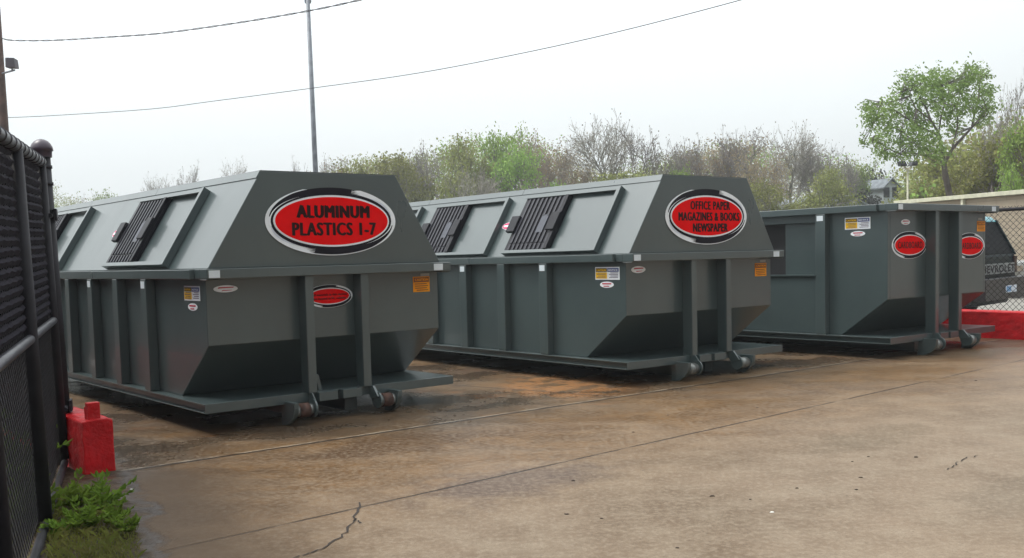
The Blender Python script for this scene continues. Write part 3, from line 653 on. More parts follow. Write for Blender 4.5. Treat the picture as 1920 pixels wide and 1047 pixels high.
# second car, only its nose shows past the SUV
cp = at_y(1897, 520, 22.5)
car = empty('parked_car', (cp.x, cp.y, 0), (0, 0, .62), 'pale silver car at the right edge beyond the SUV, only a corner showing', 'car')
m = MB(); m.hexa([(0, 0, .25), (1.75, 0, .25), (1.75, 4.4, .25), (0, 4.4, .25), (0, .02, .82), (1.75, .02, .82), (1.75, 4.4, .88), (0, 4.4, .88)]); m.build('body', SILV, car, .08)
m = MB(); m.hexa([(.08, 1.1, .84), (1.67, 1.1, .84), (1.67, 3.9, .88), (.08, 3.9, .88), (.25, 1.8, 1.36), (1.5, 1.8, 1.36), (1.5, 3.4, 1.36), (.25, 3.4, 1.36)]); m.build('cabin', GLASS, car, .05)
m = MB(); m.box(-.0, 1.75, -.08, .0, .30, .50); m.build('bumper', FBLK, car, .03)
for x in (.1, 1.3):
    m = MB(); m.box(x, x+.34, -.03, .01, .60, .74); m.build('headlight', CHROME, car, .01)
m = MB(); m.box(-.22, -.04, 1.45, 1.53, .88, 1.02); m.build('wing_mirror', GLASS, car, .02)
for x in (.12, 1.63):
    for y in (.85, 3.5): wheel(car, x, y, .32, .2)

# ---------------------------------------------------------------- tan building
TAN = None
def tan_mat():
    t = NT('tan_block_wall'); br = t.n('ShaderNodeTexBrick'); br.inputs['Scale'].default_value = 1
    t.t.links.new(t.map((1, 1, 1), rot=(math.radians(90), 0, 0)), br.inputs[0])
    br.inputs['Color1'].default_value = (.30, .245, .18, 1); br.inputs['Color2'].default_value = (.345, .29, .215, 1); br.inputs['Mortar'].default_value = (.24, .20, .15, 1)
    br.inputs['Brick Width'].default_value = .8; br.inputs['Row Height'].default_value = .2; br.inputs['Mortar Size'].default_value = .012
    c = t.mix(t.m('MULTIPLY', t.ramp(t.noise(1.5, 6), .3, .7), .5), br.outputs[0], (.26, .215, .16)); t.bsdf(c, .85); return t.mat
CREAM = simple('cream_trim', (.50, .49, .37), .5)
bA = at_y(1686, 380, 33.0); bB = at_y(1925, 360, 27.6); bd_ = Vector((bB.x-bA.x, bB.y-bA.y, 0)).normalized()
bld = empty('tan_building', (bA.x, bA.y, 0), (0, 0, math.atan2(bd_.y, bd_.x)), 'long low tan block building with cream eave trim behind the parked cars', 'building')
HB = 2.52
m = MB(); m.box(0, 16, 0, 9, 0, HB-.01); m.build('wall', tan_mat(), bld)
m = MB(); m.box(-.1, 16.1, -.14, .0, HB, HB+.12); m.box(-.1, 16.1, .001, 9.1, HB, HB+.05); m.build('eave_trim', CREAM, bld, .01)
for x in (3.05, 9.0):
    m = MB(); m.box(x, x+.10, -.1, -.002, 0, HB-.002); m.build('downspout', CREAM, bld, .01)

# ---------------------------------------------------------------- poles, lamps, wires
WOOD = simple('pole_wood', (.085, .050, .040), .8, var=.3); GALV = simple('galvanised_pole', (.19, .21, .245), .5, .0, var=.2)
pb = at_y(-2, 60, 24); pc = at_y(9, 235, 24)
up = empty('utility_pole', (pc.x-.02, 24, 0), (0, 0, 0), 'brown wooden utility pole with a floodlight, behind the gate at far left', 'utility pole')
m = MB(); m.smooth = True; m.tube((0, 0, 0), (0, 0, 8.6), .115, .085, n=16); m.build('pole', WOOD, up)
fl = at_y(22, 118, 23.6) - up.location
m = MB(); m.hexa([(fl.x-.10, fl.y-.12, fl.z-.12), (fl.x+.12, fl.y-.12, fl.z-.13), (fl.x+.12, fl.y+.10, fl.z-.13), (fl.x-.10, fl.y+.10, fl.z-.12), (fl.x-.09, fl.y-.12, fl.z+.10), (fl.x+.11, fl.y-.12, fl.z+.09), (fl.x+.11, fl.y+.08, fl.z+.07), (fl.x-.09, fl.y+.08, fl.z+.12)])
fx_ = m.build('floodlight', simple('lamp_grey', (.09, .08, .10), .5), up, .01)
m = MB(); m.tube((0, 0, fl.z-.17), (fl.x+.05, fl.y, fl.z-.17), .022, n=8); m.tube((fl.x, fl.y, fl.z-.17), (fl.x, fl.y, fl.z-.12), .02, n=8); m.build('lamp_arm', GALV, up)
mp = at_y(592, 330, 38)
mast = empty('light_mast', (mp.x, 38, 0), (0, 0, 0), 'tall thin grey steel mast rising behind the ALUMINUM PLASTICS container', 'mast')
m = MB(); m.smooth = True; m.tube((0, 0, 0), (0, 0, 11.1), .115, .07, n=12); m.build('shaft', GALV, mast)
mt = at_y(576, 3, 38) - mast.location
m = MB()
for s_ in (-1, 1): m.path([(0, 0, mt.z-.1), (s_*.10, 0, mt.z-.04), (s_*.105, 0, mt.z+.5)], .028)
m.build('fork_bracket', GALV, mast)
LAMPD = simple('lamp_dark', (.035, .035, .04), .5)
lp = at_y(1702, 375, 42)
lamp = empty('street_lamp', (lp.x, 42, 0), (0, 0, 0), 'cream street lamp with two dark heads in front of the big green tree', 'street lamp')
lt = at_y(1702, 319, 42).z
m = MB(); m.smooth = True; m.tube((0, 0, 0), (0, 0, lt), .045, .038, n=10); m.build('pole', CREAM, lamp)
m = MB()
for s_ in (-1, 1): m.path([(0, 0, lt-.02), (s_*.09, 0, lt+.02), (s_*.14, 0, lt+.16)], .03)
m.build('arm', CREAM, lamp)
for s_ in (-1, 1):
    m = MB(); m.hexa([(s_*.20-.13, -.2, lt+.15), (s_*.20+.13, -.2, lt+.15), (s_*.20+.13, .2, lt+.17), (s_*.20-.13, .2, lt+.17), (s_*.27-.12, -.16, lt+.36), (s_*.27+.12, -.16, lt+.36), (s_*.27+.12, .16, lt+.36), (s_*.27-.12, .16, lt+.36)]); m.build('lamp_head', LAMPD, lamp, .02)
def wire(pts, y0, y1, r, label, twist=False):
    P = []
    for u, v in pts:
        f = (u-pts[0][0])/(pts[-1][0]-pts[0][0]); P.append(at_y(u, v, y0+(y1-y0)*f))
    # Catmull-Rom
    Q = []
    for i in range(len(P)-1):
        a = P[max(0, i-1)]; b = P[i]; c = P[i+1]; d = P[min(len(P)-1, i+2)]
        for k in range(12):
            t = k/12; Q.append(.5*((2*b)+(c-a)*t+(2*a-5*b+4*c-d)*t*t+(3*b-a-3*c+d)*t**3))
    Q.append(P[-1]); m = MB(); m.smooth = True
    if twist:
        L_ = [0]
        for a, b in zip(Q[:-1], Q[1:]): L_.append(L_[-1]+(b-a).length)
        n = int(L_[-1]/.10); 
        for ph in (0, math.pi):
            pts_ = []; j = 0
            for k in range(n+1):
                s = L_[-1]*k/n
                while j < len(L_)-2 and L_[j+1] < s: j += 1
                q_ = Q[j].lerp(Q[j+1], (s-L_[j])/max(1e-6, L_[j+1]-L_[j])); a = s*2*math.pi/.95+ph
                pts_.append(q_+Vector((0, math.cos(a)*r, math.sin(a)*r)))
            m.path(pts_, r*.75, 5)
    else: m.path(Q, r, 6)
    o = m.build('overhead_wire', simple('wire', (.06, .06, .075), .6), None); return tag(o, label, 'wire')
wire([(3, 72), (25, 76), (100, 76), (200, 70), (300, 63), (440, 44), (577, 21), (680, -1), (860, -45)], 24, 15, .010, 'upper twisted overhead wire from the wooden pole crossing the tall mast', True)
wire([(14, 221), (100, 217), (280, 205), (400, 190), (590, 165), (780, 138), (960, 104), (1150, 62), (1390, 0), (1600, -62)], 24, 15, .0065, 'lower thin overhead wire sagging from the wooden pole up to the top right')

# ---------------------------------------------------------------- far houses
SID = simple('white_siding', (.42, .46, .48), .7); ROOFG = simple('grey_shingles', (.16, .18, .20), .85, var=.3, vs=2)
def house(u, v_top, Y, w, d, wall_h, roof_h, label, rot, wallm):
    p = at_y(u, v_top, Y); base = 0; tot = wall_h+roof_h; lift = p.z - tot
    r = empty('house', (p.x, Y, 0), (0, 0, rot), label, 'house')
    m = MB(); m.box(-w/2, w/2, 0, d, -.2, wall_h+lift); m.prism([(-w/2, wall_h+lift+.002), (w/2, wall_h+lift+.002), (0, tot+lift-.12)], 'y', .001, d-.001); m.build('wall', wallm, r)
    for s_ in (-1, 1):
        m = MB(); z0 = wall_h+lift-.1; m.hexa([(s_*(w/2+.25), -.3, z0-.12), (0, -.3, tot+lift-.12), (0, d+.3, tot+lift-.12), (s_*(w/2+.25), d+.3, z0-.12), (s_*(w/2+.25), -.3, z0), (0, -.3, tot+lift), (0, d+.3, tot+lift), (s_*(w/2+.25), d+.3, z0)]); m.build('roof', ROOFG, r)
    for x in (-.45, .45) if w < 4 else (-1.4, 1.4):
        m = MB(); m.box(x-.3, x+.3, -.05, -.002, wall_h+lift-1.0, wall_h+lift-.1); m.build('window', GLASS, r)
    return r
house(1670, 334, 92, 1.35, 7, 6.2, .75, 'small white gabled house glimpsed between dark trees left of the street lamp', .25, SID)
house(1590, 366, 88, 6, 8, 3.4, 1.1, 'low grey-roofed house behind the rim of the open-top container', .5, simple('grey_siding', (.3, .34, .36), .7))
# ---------------------------------------------------------------- trees
def leaf_mat(name, c0, c1, c2, tr=.25):
    t = NT(name); gi = t.n('ShaderNodeNewGeometry'); oi = t.n('ShaderNodeObjectInfo')
    cl = t.noise(.45, 4, .6, vec=t.map((1, 1, 1)))
    c = t.mix(t.ramp(cl, .35, .65), c0, c1); c = t.mix(t.m('MULTIPLY', gi.outputs['Random Per Island'], .6), c, c2)
    hv = t.n('ShaderNodeHueSaturation'); t.put(hv.inputs['Color'], c); t.put(hv.inputs['Value'], t.ramp(oi.outputs['Random'], 0, 1, .82, 1.18, False)); t.put(hv.inputs['Hue'], t.ramp(oi.outputs['Random'], 0, 1, .49, .51, False))
    d = t.n('ShaderNodeBsdfDiffuse'); t.put(d.inputs[0], hv.outputs[0]); tl = t.n('ShaderNodeBsdfTranslucent'); t.put(tl.inputs[0], hv.outputs[0])
    ms = t.n('ShaderNodeMixShader'); ms.inputs[0].default_value = tr; t.t.links.new(d.outputs[0], ms.inputs[1]); t.t.links.new(tl.outputs[0], ms.inputs[2]); t.t.links.new(ms.outputs[0], t.out.inputs[0]); return t.mat
BARK = simple('bark', (.10, .085, .075), .9, var=.35, vs=2); BARKP = simple('pale_bark', (.30, .28, .25), .85, var=.35, vs=1.5); TWIG = simple('twig', (.19, .165, .16), .9, var=.3, vs=1)
LM = {'green': leaf_mat('leaf_spring_green', (.24, .36, .08), (.34, .46, .12), (.18, .26, .09)),
      'olive': leaf_mat('leaf_olive', (.21, .235, .07), (.30, .33, .11), (.19, .165, .08)),
      'brown': leaf_mat('bud_brown', (.28, .215, .13), (.34, .27, .16), (.22, .17, .12)),
      'grey': leaf_mat('bud_grey', (.28, .265, .23), (.34, .32, .27), (.21, .195, .18)),
      'dark': leaf_mat('leaf_dark', (.045, .05, .04), (.07, .075, .055), (.035, .035, .035)),
      'big': leaf_mat('leaf_fresh', (.20, .30, .09), (.29, .40, .14), (.14, .20, .07))}
def grow(seed, kind, H, spread, levels, kids, nleaf, lsz, twr, open_=1., clear=.2, bark=BARK, scat=.5):
    R_ = random.Random(seed); tk = MB(); cr = MB(); G_ = lambda q: max(-1.5*q, min(1.5*q, R_.gauss(0, q)))
    def leaf(p, s):
        a = Vector((R_.gauss(0, 1), R_.gauss(0, 1), R_.gauss(0, 1))).normalized(); b = a.orthogonal().normalized()
        w = s*R_.uniform(.5, 1.1); h = s*R_.uniform(.7, 1.4); c = a.cross(b)
        cr.mi = 1; cr.add([p-b*w*.5, p+c*h*.5, p+b*w*.5, p-c*h*.5], [(0, 1, 2, 3)]); cr.mi = 0
    def br(p, d, ln, r, lv):
        n = 4 if lv == 0 else 3 if lv < 3 else 2
        pts = [p]; dd = d.copy()
        for k in range(n):
            wob = .10 if lv == 0 else .24
            dd = (dd + Vector((R_.gauss(0, wob), R_.gauss(0, wob), R_.gauss(0, wob*.6)+.06))).normalized()
            pts.append(pts[-1] + dd*(ln/n))
        for k in range(n):
            ra = r*(1-.45*k/n); rb = r*(1-.45*(k+1)/n)
            if lv <= 1: tk.tube(pts[k], pts[k+1], ra, rb, 7, False)
            else: cr.tube(pts[k], pts[k+1], max(ra, twr), max(rb, twr), 4 if lv == 2 else 3, False)
        if lv >= levels:
            for _ in range(nleaf):
                q = pts[R_.randint(1, n)] + Vector((G_(scat), G_(scat), G_(scat*.8)))*ln
                leaf(q, lsz)
            return
        if lv == levels-1:
            for _ in range(nleaf//2): leaf(pts[-1] + Vector((G_(scat), G_(scat), G_(scat)))*ln*.6, lsz)
        nk = kids + (1 if lv == 0 else 0)
        for k in range(nk):
            f = 1.0 if k == 0 else R_.uniform(.35 if lv else .45, 1.)
            i = min(n-1, int(f*n)); q = pts[i].lerp(pts[i+1], min(1, f*n-i)) if f < 1 else pts[-1]
            az = 2*math.pi*(k/nk) + R_.uniform(-.6, .6); a = dd.orthogonal().normalized(); a = Matrix.Rotation(az, 3, dd) @ a
            tilt = R_.uniform(.35, .9)*spread if k else R_.uniform(.1, .35)
            nd = (dd*math.cos(tilt) + a*math.sin(tilt)); nd.z = nd.z*.9 + .12; nd.normalize()
            br(q, nd, ln*R_.uniform(.62, .84)*(open_ if lv else .9), r*(.62 if k else .72), lv+1)
    br(Vector((0, 0, -.1)), Vector((0, 0, 1)), H*(.24+clear), H*.013, 0)
    top = max(v[2] for v in cr.v); xs = sorted(abs(v[0]) for v in cr.v); w = xs[int(len(xs)*.97)]
    k = H/top; S_ = Matrix.Diagonal((k, k, k, 1)); tk.xf(S_); cr.xf(S_)
    tm = tk.build('trunk', [bark]); cm = cr.build('crown', [TWIG if bark is BARK else bark, LM[kind]])
    tme, cme = tm.data, cm.data; bpy.data.objects.remove(tm); bpy.data.objects.remove(cm)
    return tme, cme, H, w*k
PR = {}
def proto(key, *a, **k): PR[key] = [grow(s, *a, **k) for s in ((11, 23) if key != 'big' else (5,))]
proto('green', 'green', 10, .9, 5, 3, 10, .20, .011, clear=.05)
proto('olive', 'olive', 10, .9, 5, 3, 12, .18, .012, clear=.03)
proto('brown', 'brown', 10, .85, 6, 3, 2, .16, .010, clear=.06)
proto('bare', 'grey', 10, .80, 6, 3, 1, .12, .011, clear=.10, bark=BARKP, scat=.3)
proto('greybare', 'grey', 10, .85, 6, 3, 1, .14, .011, clear=.08, scat=.35)
proto('dark', 'dark', 10, .9, 4, 3, 22, .30, .02, clear=.03)
TREES_G = 'trees along the skyline beyond the yard'
def tree(name, key, u, v, Y, wpx, label, var=0, rz=0., cat='tree', group=TREES_G):
    tme, cme, H, hw = PR[key][var % len(PR[key])]
    p = at_y(u, v, Y); s = p.z/H; want = wpx/2*Y/FPX; sx = want/hw if wpx else s
    r = empty(name, (p.x, Y, 0), (0, 0, rz), label, cat, group); r.scale = (sx, sx, s)
    for nm, me in (('trunk', tme), ('crown', cme)):
        o = bpy.data.objects.new(nm, me); C.objects.link(o); o.parent = r
    return r
T = [
 ('bare', 135, 362, 178, 70, 'pale thin tree peeking just right of the domed gate post', 'bare_tree'),
 ('green', 185, 352, 187, 80, 'faint green little tree, second from the gate post above the first roof', 'leafy_tree'),
 ('greybare', 232, 362, 190, 50, 'very faint grey treelet between the faint green one and the twin bare ones', 'bare_tree'),
 ('bare', 292, 320, 161, 70, 'smaller of the three bare crowns above the ALUMINUM roof, on their left', 'bare_tree'),
 ('greybare', 345, 297, 161, 75, 'tallest bare crown above the black lid of the ALUMINUM container', 'bare_tree'),
 ('bare', 440, 291, 161, 70, 'bare round crown close left of the ALUMINUM roof corner', 'bare_tree'),
 ('greybare', 570, 290, 170, 70, 'faint bare tree just left of the tall mast', 'bare_tree'),
 ('bare', 622, 285, 170, 75, 'bare twiggy tree just right of the tall mast', 'bare_tree'),
 ('brown', 665, 292, 86, 110, 'low brown budding tree above the right corner of the ALUMINUM roof', 'budding_tree'),
 ('olive', 712, 283, 84, 120, 'olive rounded tree right of the low brown budding tree', 'leafy_tree'),
 ('olive', 765, 290, 82, 120, 'broad olive tree between the two hooded roofs', 'leafy_tree'),
 ('greybare', 805, 262, 88, 110, 'grey-green thin tree rising behind the broad olive tree', 'bare_tree'),
 ('olive', 852, 245, 80, 120, 'tall olive tree left of the brightest green tree', 'leafy_tree'),
 ('bare', 885, 300, 62, 110, 'white-barked forked tree standing in front of the bright green tree', 'bare_tree'),
 ('green', 925, 226, 82, 140, 'brightest and tallest spring green tree of the skyline', 'leafy_tree'),
 ('green', 975, 258, 78, 110, 'bright green tree directly right of the tallest green one', 'leafy_tree'),
 ('brown', 990, 238, 88, 90, 'brown topped tree behind the bright green pair', 'budding_tree'),
 ('brown', 1040, 252, 84, 110, 'reddish brown budding tree left of the tall bare group', 'budding_tree'),
 ('brown', 1085, 285, 80, 90, 'lower tan budding tree at the foot of the tall bare group', 'budding_tree'),
 ('bare', 1130, 207, 76, 170, 'tallest bare tree, over the lids of the OFFICE PAPER container', 'bare_tree'),
 ('greybare', 1205, 215, 78, 150, 'second tall bare tree, right half of the bare pair', 'bare_tree'),
 ('olive', 1165, 312, 72, 130, 'low dark green tree under the tall bare pair', 'leafy_tree'),
 ('green', 1262, 300, 76, 90, 'small green tree above the OFFICE PAPER roof corner', 'leafy_tree'),
 ('greybare', 1285, 250, 84, 110, 'hazy bare tree behind the OFFICE PAPER roof', 'bare_tree'),
 ('brown', 1330, 262, 80, 110, 'rusty brown budding tree above the OFFICE PAPER sign', 'budding_tree'),
 ('greybare', 1385, 230, 80, 130, 'upright grey-green tree over the right end of the OFFICE PAPER roof', 'bare_tree'),
 ('brown', 1430, 268, 74, 110, 'brown bushy tree right of the OFFICE PAPER roof', 'budding_tree'),
 ('bare', 1480, 224, 82, 150, 'broad bare crown midway between the hooded container and the street lamp', 'bare_tree'),
 ('olive', 1455, 330, 64, 130, 'low olive tree with pale limbs above the open-top container', 'leafy_tree'),
 ('greybare', 1535, 262, 80, 100, 'bare tree at the right shoulder of the broad bare crown', 'bare_tree'),
 ('olive', 1535, 305, 70, 110, 'grey-olive tree under the bare crown, left of the houses', 'leafy_tree'),
 ('greybare', 1575, 284, 90, 80, 'hazy grey tree in the dip left of the big green tree', 'bare_tree'),
 ('green', 1605, 292, 92, 90, 'hazy light green tree in the dip left of the big green tree', 'leafy_tree'),
 ('dark', 1633, 308, 100, 60, 'dark narrow tree just left of the white gabled house', 'dark_tree'),
 ('dark', 1600, 340, 92, 100, 'dark low tree above the grey-roofed house', 'dark_tree'),
 ('dark', 1700, 335, 125, 90, 'dark purple-grey tree behind the white gabled house', 'dark_tree'),
 ('olive', 1730, 330, 60, 90, 'olive bush-like tree right behind the street lamp', 'leafy_tree'),
 ('olive', 1800, 268, 50, 130, 'olive tree filling the gap under the big green tree, right side', 'leafy_tree'),
 ('olive', 1830, 290, 46, 120, 'brown-green thicket tree above the building eave', 'leafy_tree'),
 ('olive', 1880, 240, 44, 130, 'tall olive tree at the right edge of the picture', 'leafy_tree'),
 ('bare', 1893, 128, 48, 100, 'bare upright tree at the top right edge', 'bare_tree'),
 ('green', 1925, 190, 42, 110, 'bright yellow-green tree cut by the right edge', 'leafy_tree'),
 ('green', 1905, 300, 40, 90, 'low bright green tree over the eave at the right edge', 'leafy_tree'),
]
for i, (key, u, v, Y, w, label, nm) in enumerate(T): tree(nm, key, u, v, Y, w, label, i, i*1.7)

# the big fresh green tree: hand-laid limbs
def big_tree():
    R_ = random.Random(9); Y = 38; base = at_y(1778, 378, Y); root = empty('leafy_tree', (base.x, Y, 0), (0, 0, 0), 'big fresh green tree with spreading limbs behind the street lamp', 'tree')
    o0 = Vector((base.x, Y, 0))
    def P(u, v, dy=0): return at_y(u, v, Y+dy) - o0
    tk = MB(); cr = MB()
    def limb(pts, r0, r1, mb=tk, n=8):
        k = len(pts)-1
        for i in range(k): mb.tube(pts[i], pts[i+1], r0+(r1-r0)*i/k, r0+(r1-r0)*(i+1)/k, n, False)
    B0 = Vector((0, 0, 0)); 
    limb([B0, P(1780, 365), P(1772, 325), P(1770, 308)], .14, .10)
    ends = []
    for (pts, r) in [
        ([(1770, 308), (1757, 296), (1735, 292), (1710, 287), (1690, 290), (1668, 280)], .07),
        ([(1770, 308), (1768, 285), (1760, 250), (1745, 225), (1735, 200), (1722, 180)], .09),
        ([(1760, 250), (1765, 215), (1775, 185), (1768, 160)], .05),
        ([(1772, 305), (1785, 280), (1805, 258), (1822, 240), (1828, 210), (1835, 180), (1838, 150)], .09),
        ([(1822, 240), (1838, 222), (1850, 205)], .045),
        ([(1760, 255), (1730, 240), (1700, 222), (1675, 205), (1655, 190)], .05),
        ([(1735, 292), (1712, 265), (1690, 245), (1660, 235), (1640, 225)], .045),
        ([(1745, 225), (1718, 205), (1705, 180), (1712, 158)], .04),
        ([(1785, 280), (1795, 240), (1795, 200), (1800, 170)], .05),
        ([(1700, 222), (1690, 200), (1690, 172)], .03),
        ([(1668, 280), (1650, 270), (1635, 262)], .03)]:
        dy = R_.uniform(-1.0, 1.0); pp = [P(u, v, dy*(i/(len(pts)-1))*1.5) for i, (u, v) in enumerate(pts)]
        limb(pp, r*.72, r*.25, tk); ends.append(pp)
    def leaf(p, s):
        a = Vector((R_.gauss(0, 1), R_.gauss(0, 1), R_.gauss(0, 1))).normalized(); b = a.orthogonal().normalized(); c = a.cross(b)
        cr.mi = 1; cr.add([p-b*s*.4, p+c*s*.6, p+b*s*.4, p-c*s*.6], [(0, 1, 2, 3)]); cr.mi = 0
    # twigs towards crown clumps
    cl = [(1640, 225, 22), (1632, 190+20, 16), (1650, 262, 20), (1668, 235, 24), (1662, 200, 20), (1690, 178, 20), (1702, 150, 18), (1720, 165, 24), (1745, 155, 26), (1770, 150, 24), (1765, 185, 28), (1735, 190, 28),
          (1700, 210, 26), (1800, 160, 22), (1822, 145, 22), (1820, 128, 14), (1840, 140, 16), (1848, 170, 20), (1835, 195, 24), (1805, 195, 26), (1850, 205, 16), (1780, 215, 24), (1745, 262, 26), (1715, 250, 24), (1690, 270, 20), (1715, 285, 20), (1760, 285, 22), (1655, 285, 18), (1680, 292, 14), (1725, 232, 22), (1620, 268, 10), (1622, 200, 10), (1845, 225, 14), (1790, 245, 14)]
    for (u, v, rp) in cl:
        c = P(u, v, R_.uniform(-1.6, 1.6)); rr_ = rp*Y/FPX
        best = min((q for pp in ends for q in pp), key=lambda q: (q-c).length)
        for t in range(7):
            e = c + Vector((R_.gauss(0, rr_*.5), R_.gauss(0, rr_*.6), R_.gauss(0, rr_*.5))); mid = best.lerp(e, .5) + Vector((R_.gauss(0, .06), 0, R_.gauss(0, .06)))
            cr.tube(best, mid, .017, .012, 4, False); cr.tube(mid, e, .012, .008, 3, False)
        for _ in range(int(.58*rp*rp*.36)+5):
            d = Vector((R_.gauss(0, .52), R_.gauss(0, .6), R_.gauss(0, .50)))*rr_; q = c+d
            for _k in range(R_.randint(2, 5)): leaf(q + Vector((R_.gauss(0, .06), R_.gauss(0, .06), R_.gauss(0, .06))), R_.uniform(.06, .115))
    tk.build('trunk', [BARK], root); cr.build('crown', [BARK, LM['big']], root)
big_tree()

# undergrowth mass of the far wood
def woodland():
    R_ = random.Random(21); m = MB(); g1 = lambda q: max(-1.6*q, min(1.6*q, R_.gauss(0, q)))
    sky = [(100, 372), (200, 378), (300, 372), (420, 365), (540, 345), (640, 312), (700, 305), (780, 300), (840, 280), (900, 262), (980, 268), (1050, 285), (1090, 315), (1130, 330), (1220, 315), (1280, 290), (1340, 278), (1400, 272), (1480, 290), (1540, 300), (1600, 318), (1640, 335), (1720, 325), (1790, 285), (1830, 270), (1960, 230)]
    def top(u):
        for (a, b) in zip(sky[:-1], sky[1:]):
            if a[0] <= u <= b[0]: return a[1] + (b[1]-a[1])*(u-a[0])/(b[0]-a[0])
        return 340
    for _ in range(1500):
        u = R_.uniform(60, 1960); Y = (R_.uniform(96, 130) if u > 640 else R_.uniform(170, 210)) if u < 1720 else R_.uniform(56, 80); v = top(u) + 8 + 110*R_.random()**1.5
        c = at_y(u, v, Y); 
        if c.z < .5: continue
        k_ = R_.random(); uu = u + R_.gauss(0, 45)
        # which trees leaf first along the wood: 0 olive 1 brown 2 grey 3 spring green
        main = 0 if uu < 850 else 3 if uu < 985 else 1 if uu < 1110 else 0 if uu < 1290 else 1 if uu < 1440 else 2 if uu < 1575 else 3 if uu < 1625 else 0
        m.mi = main if k_ < .62 else (0, 1, 2, 3)[R_.randint(0, 3)]
        mi = m.mi; rx = R_.uniform(1.2, 2.6)
        for k in range(95):
            p = c + Vector((g1(rx*.5), g1(rx*.5), g1(rx*.42))); a = Vector((R_.gauss(0, 1), R_.gauss(0, 1), R_.gauss(0, 1))).normalized(); b = a.orthogonal().normalized(); d = a.cross(b); s = R_.uniform(.10, .26)
            m.add([p-b*s*.5, p+d*s*.6, p+b*s*.5, p-d*s*.6], [(0, 1, 2, 3)])
    o = m.build('woodland', [LM['olive'], LM['brown'], LM['grey'], LM['green']]); tag(o, 'hazy mass of undergrowth below the skyline trees', 'woodland', kind='stuff')
woodland()

# ---------------------------------------------------------------- weeds and grass at the verge
WEED = leaf_mat('weed_leaf', (.12, .20, .030), (.20, .29, .05), (.09, .14, .02), .3)
GBL = leaf_mat('grass_blade', (.10, .14, .03), (.20, .22, .05), (.16, .12, .06), .3)
def weed(x, y, h, n, seed, label):
    R_ = random.Random(seed); root = empty('weed', (x, y, .012), (0, 0, 0), label, 'weed', 'leafy weeds on the verge by the gate'); st = MB(); lf = MB()
    for i in range(n):
        az = R_.uniform(0, 2*math.pi); lean = R_.uniform(.15, 1.05); ln = h*R_.uniform(.6, 1.1); p = Vector((R_.gauss(0, .004), R_.gauss(0, .004), 0)); d = Vector((math.cos(az)*math.sin(lean), math.sin(az)*math.sin(lean), math.cos(lean))); pts = [p]
        for k in range(6): d = (d + Vector((0, 0, -.07))).normalized(); pts.append(pts[-1]+d*ln/6)
        st.path(pts, .0022, 4)
        for k in range(1, 7):
            for s_ in (-1, 1, 0):
                if s_ == 0 and k < 6: continue
                dd = (pts[k]-pts[k-1]).normalized(); sd_ = dd.cross(Vector((0, 0, 1)))
                if sd_.length < .1: sd_ = Vector((1, 0, 0))
                sd_.normalize(); o = (sd_*s_*R_.uniform(.7, 1.1) + dd*R_.uniform(.3, .9) + Vector((0, 0, R_.uniform(-.25, .35)))).normalized()
                l = R_.uniform(.055, .095)*(1.15-.07*k)*(h/.3)**.5; w = l*R_.uniform(.22, .32); u_ = o.cross(Vector((R_.gauss(0, .3), R_.gauss(0, .3), 1))).normalized(); q = pts[k]
                nrm = o.cross(u_)*(.12*l)
                lf.add([q, q+o*l*.35+u_*w+nrm, q+o*l*.75+u_*w*.7, q+o*l-nrm, q+o*l*.75-u_*w*.7, q+o*l*.35-u_*w+nrm, q+o*l*.5-nrm*.6], [(0, 1, 6), (1, 2, 6), (2, 3, 6), (3, 4, 6), (4, 5, 6), (5, 0, 6)])
    st.build('stems', [WEED], root); lf.build('leaves', [WEED], root)
for (u, v, h, n, s, lab) in ((135, 958, .20, 9, 1, 'tall bright leafy weed touching the gate below the red block'), (192, 958, .21, 9, 2, 'tall leafy weed right below the front face of the red block'),
                             (160, 995, .16, 9, 3, 'dense low weed in the middle of the verge patch'), (215, 988, .13, 8, 4, 'spreading weed reaching over the wet silt'),
                             (122, 1003, .12, 8, 5, 'small weed against the gate bottom rail'), (238, 1003, .10, 12, 6, 'smallest outlying weed sprig on the slab edge'),
                             (60, 985, .28, 22, 7, 'dim weed seen through the lower gate mesh'), (20, 900, .40, 24, 8, 'large dim weed behind the gate mesh at the left edge')):
    p = at_z(u, v); weed(p.x, p.y, h, n, s, lab)
m = MB(); R_ = random.Random(31)
for i in range(4200):
    if i < 3600:
        u = R_.uniform(90, 262); v = R_.uniform(930, 1060); lim = 90+ (v-930)*.05
        if u > 300-(1060-v)*.75 + R_.uniform(-18, 10) or R_.random() < max(0, (u-200)/90): continue
    else: u = R_.uniform(-10, 110); v = R_.uniform(820, 1060)
    p = at_z(u, v); h = R_.uniform(.012, .04) if R_.random() < .93 else .07; a = R_.uniform(0, 6.28); w = R_.uniform(.0015, .004); l = R_.uniform(.2, 1.3)
    dx, dy = math.cos(a), math.sin(a); m.add([(p.x-dy*w, p.y+dx*w, .012), (p.x+dy*w, p.y-dx*w, .012), (p.x+dx*h*l*.5+dy*w*.6, p.y+dy*h*l*.5-dx*w*.6, .012+h*.7), (p.x+dx*h*l, p.y+dy*h*l, .012+h*.9)], [(0, 1, 2), (0, 2, 3)])
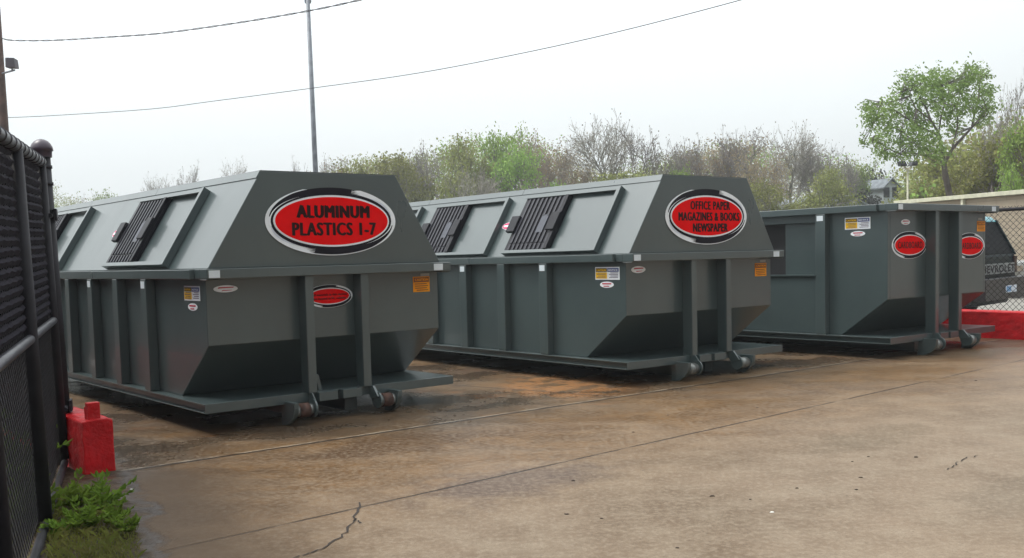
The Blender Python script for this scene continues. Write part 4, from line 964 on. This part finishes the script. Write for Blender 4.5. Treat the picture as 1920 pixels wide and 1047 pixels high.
tag(m.build('grass', [GBL]), 'short yellow-green grass on the wet verge beside the gate', 'grass', kind='stuff')
# bits of litter and grit on the slab
LITM = simple('debris_brown', (.045, .03, .02), .8); LITW = simple('debris_white', (.6, .6, .55), .7)
for k, (u, v, s) in enumerate([(246, 918, 0), (1270, 1028, 1), (1075, 902, 1), (1062, 965, 1), (1336, 931, 1), (1628, 857, 1), (1717, 858, 1), (1598, 866, 1), (1448, 961, 0), (1252, 779, 1), (1420, 765, 1), (1187, 811, 1), (1830, 714, 1), (1494, 916, 1), (1614, 896, 1), (1606, 919, 1), (1407, 937, 1), (1128, 973, 1)]):
    p = at_z(u, v); R_ = random.Random(k+50); m = MB(); n = 7; r0 = R_.uniform(.007, .014)
    ring = [(r0*R_.uniform(.6, 1.3)*math.cos(2*math.pi*i/n)*1.3, r0*R_.uniform(.5, 1.1)*math.sin(2*math.pi*i/n)) for i in range(n)]
    vs = [(a, b, 0) for a, b in ring] + [(a*.6, b*.6, r0*.35) for a, b in ring]
    m.add(vs, [(i, (i+1) % n, n+(i+1) % n, n+i) for i in range(n)] + [tuple(range(n, 2*n))])
    o = m.build('debris_scrap', [LITW if s == 0 else LITM]); o.location = (p.x, p.y, .001)
    tag(o, 'small pale scrap lying on the wet concrete' if s == 0 else 'small dark leaf scrap lying on the concrete slab', 'debris', 'pale scraps on the slab' if s == 0 else 'dark scraps on the slab')
# ---------------------------------------------------------------- misty air
hm = bpy.data.materials.new('haze'); hm.use_nodes = True; hm.node_tree.nodes.clear()
ho = hm.node_tree.nodes.new('ShaderNodeOutputMaterial'); hv_ = hm.node_tree.nodes.new('ShaderNodeVolumePrincipled')
hv_.inputs['Color'].default_value = (.93, .97, 1, 1); hv_.inputs['Density'].default_value = .0011; hv_.inputs['Anisotropy'].default_value = .2
hm.node_tree.links.new(hv_.outputs[0], ho.inputs['Volume'])
m = MB(); m.box(-330, 330, -70, 310, -1, 22); tag(m.build('haze', hm), 'thin pale mist hanging over the far trees', 'haze', kind='stuff')
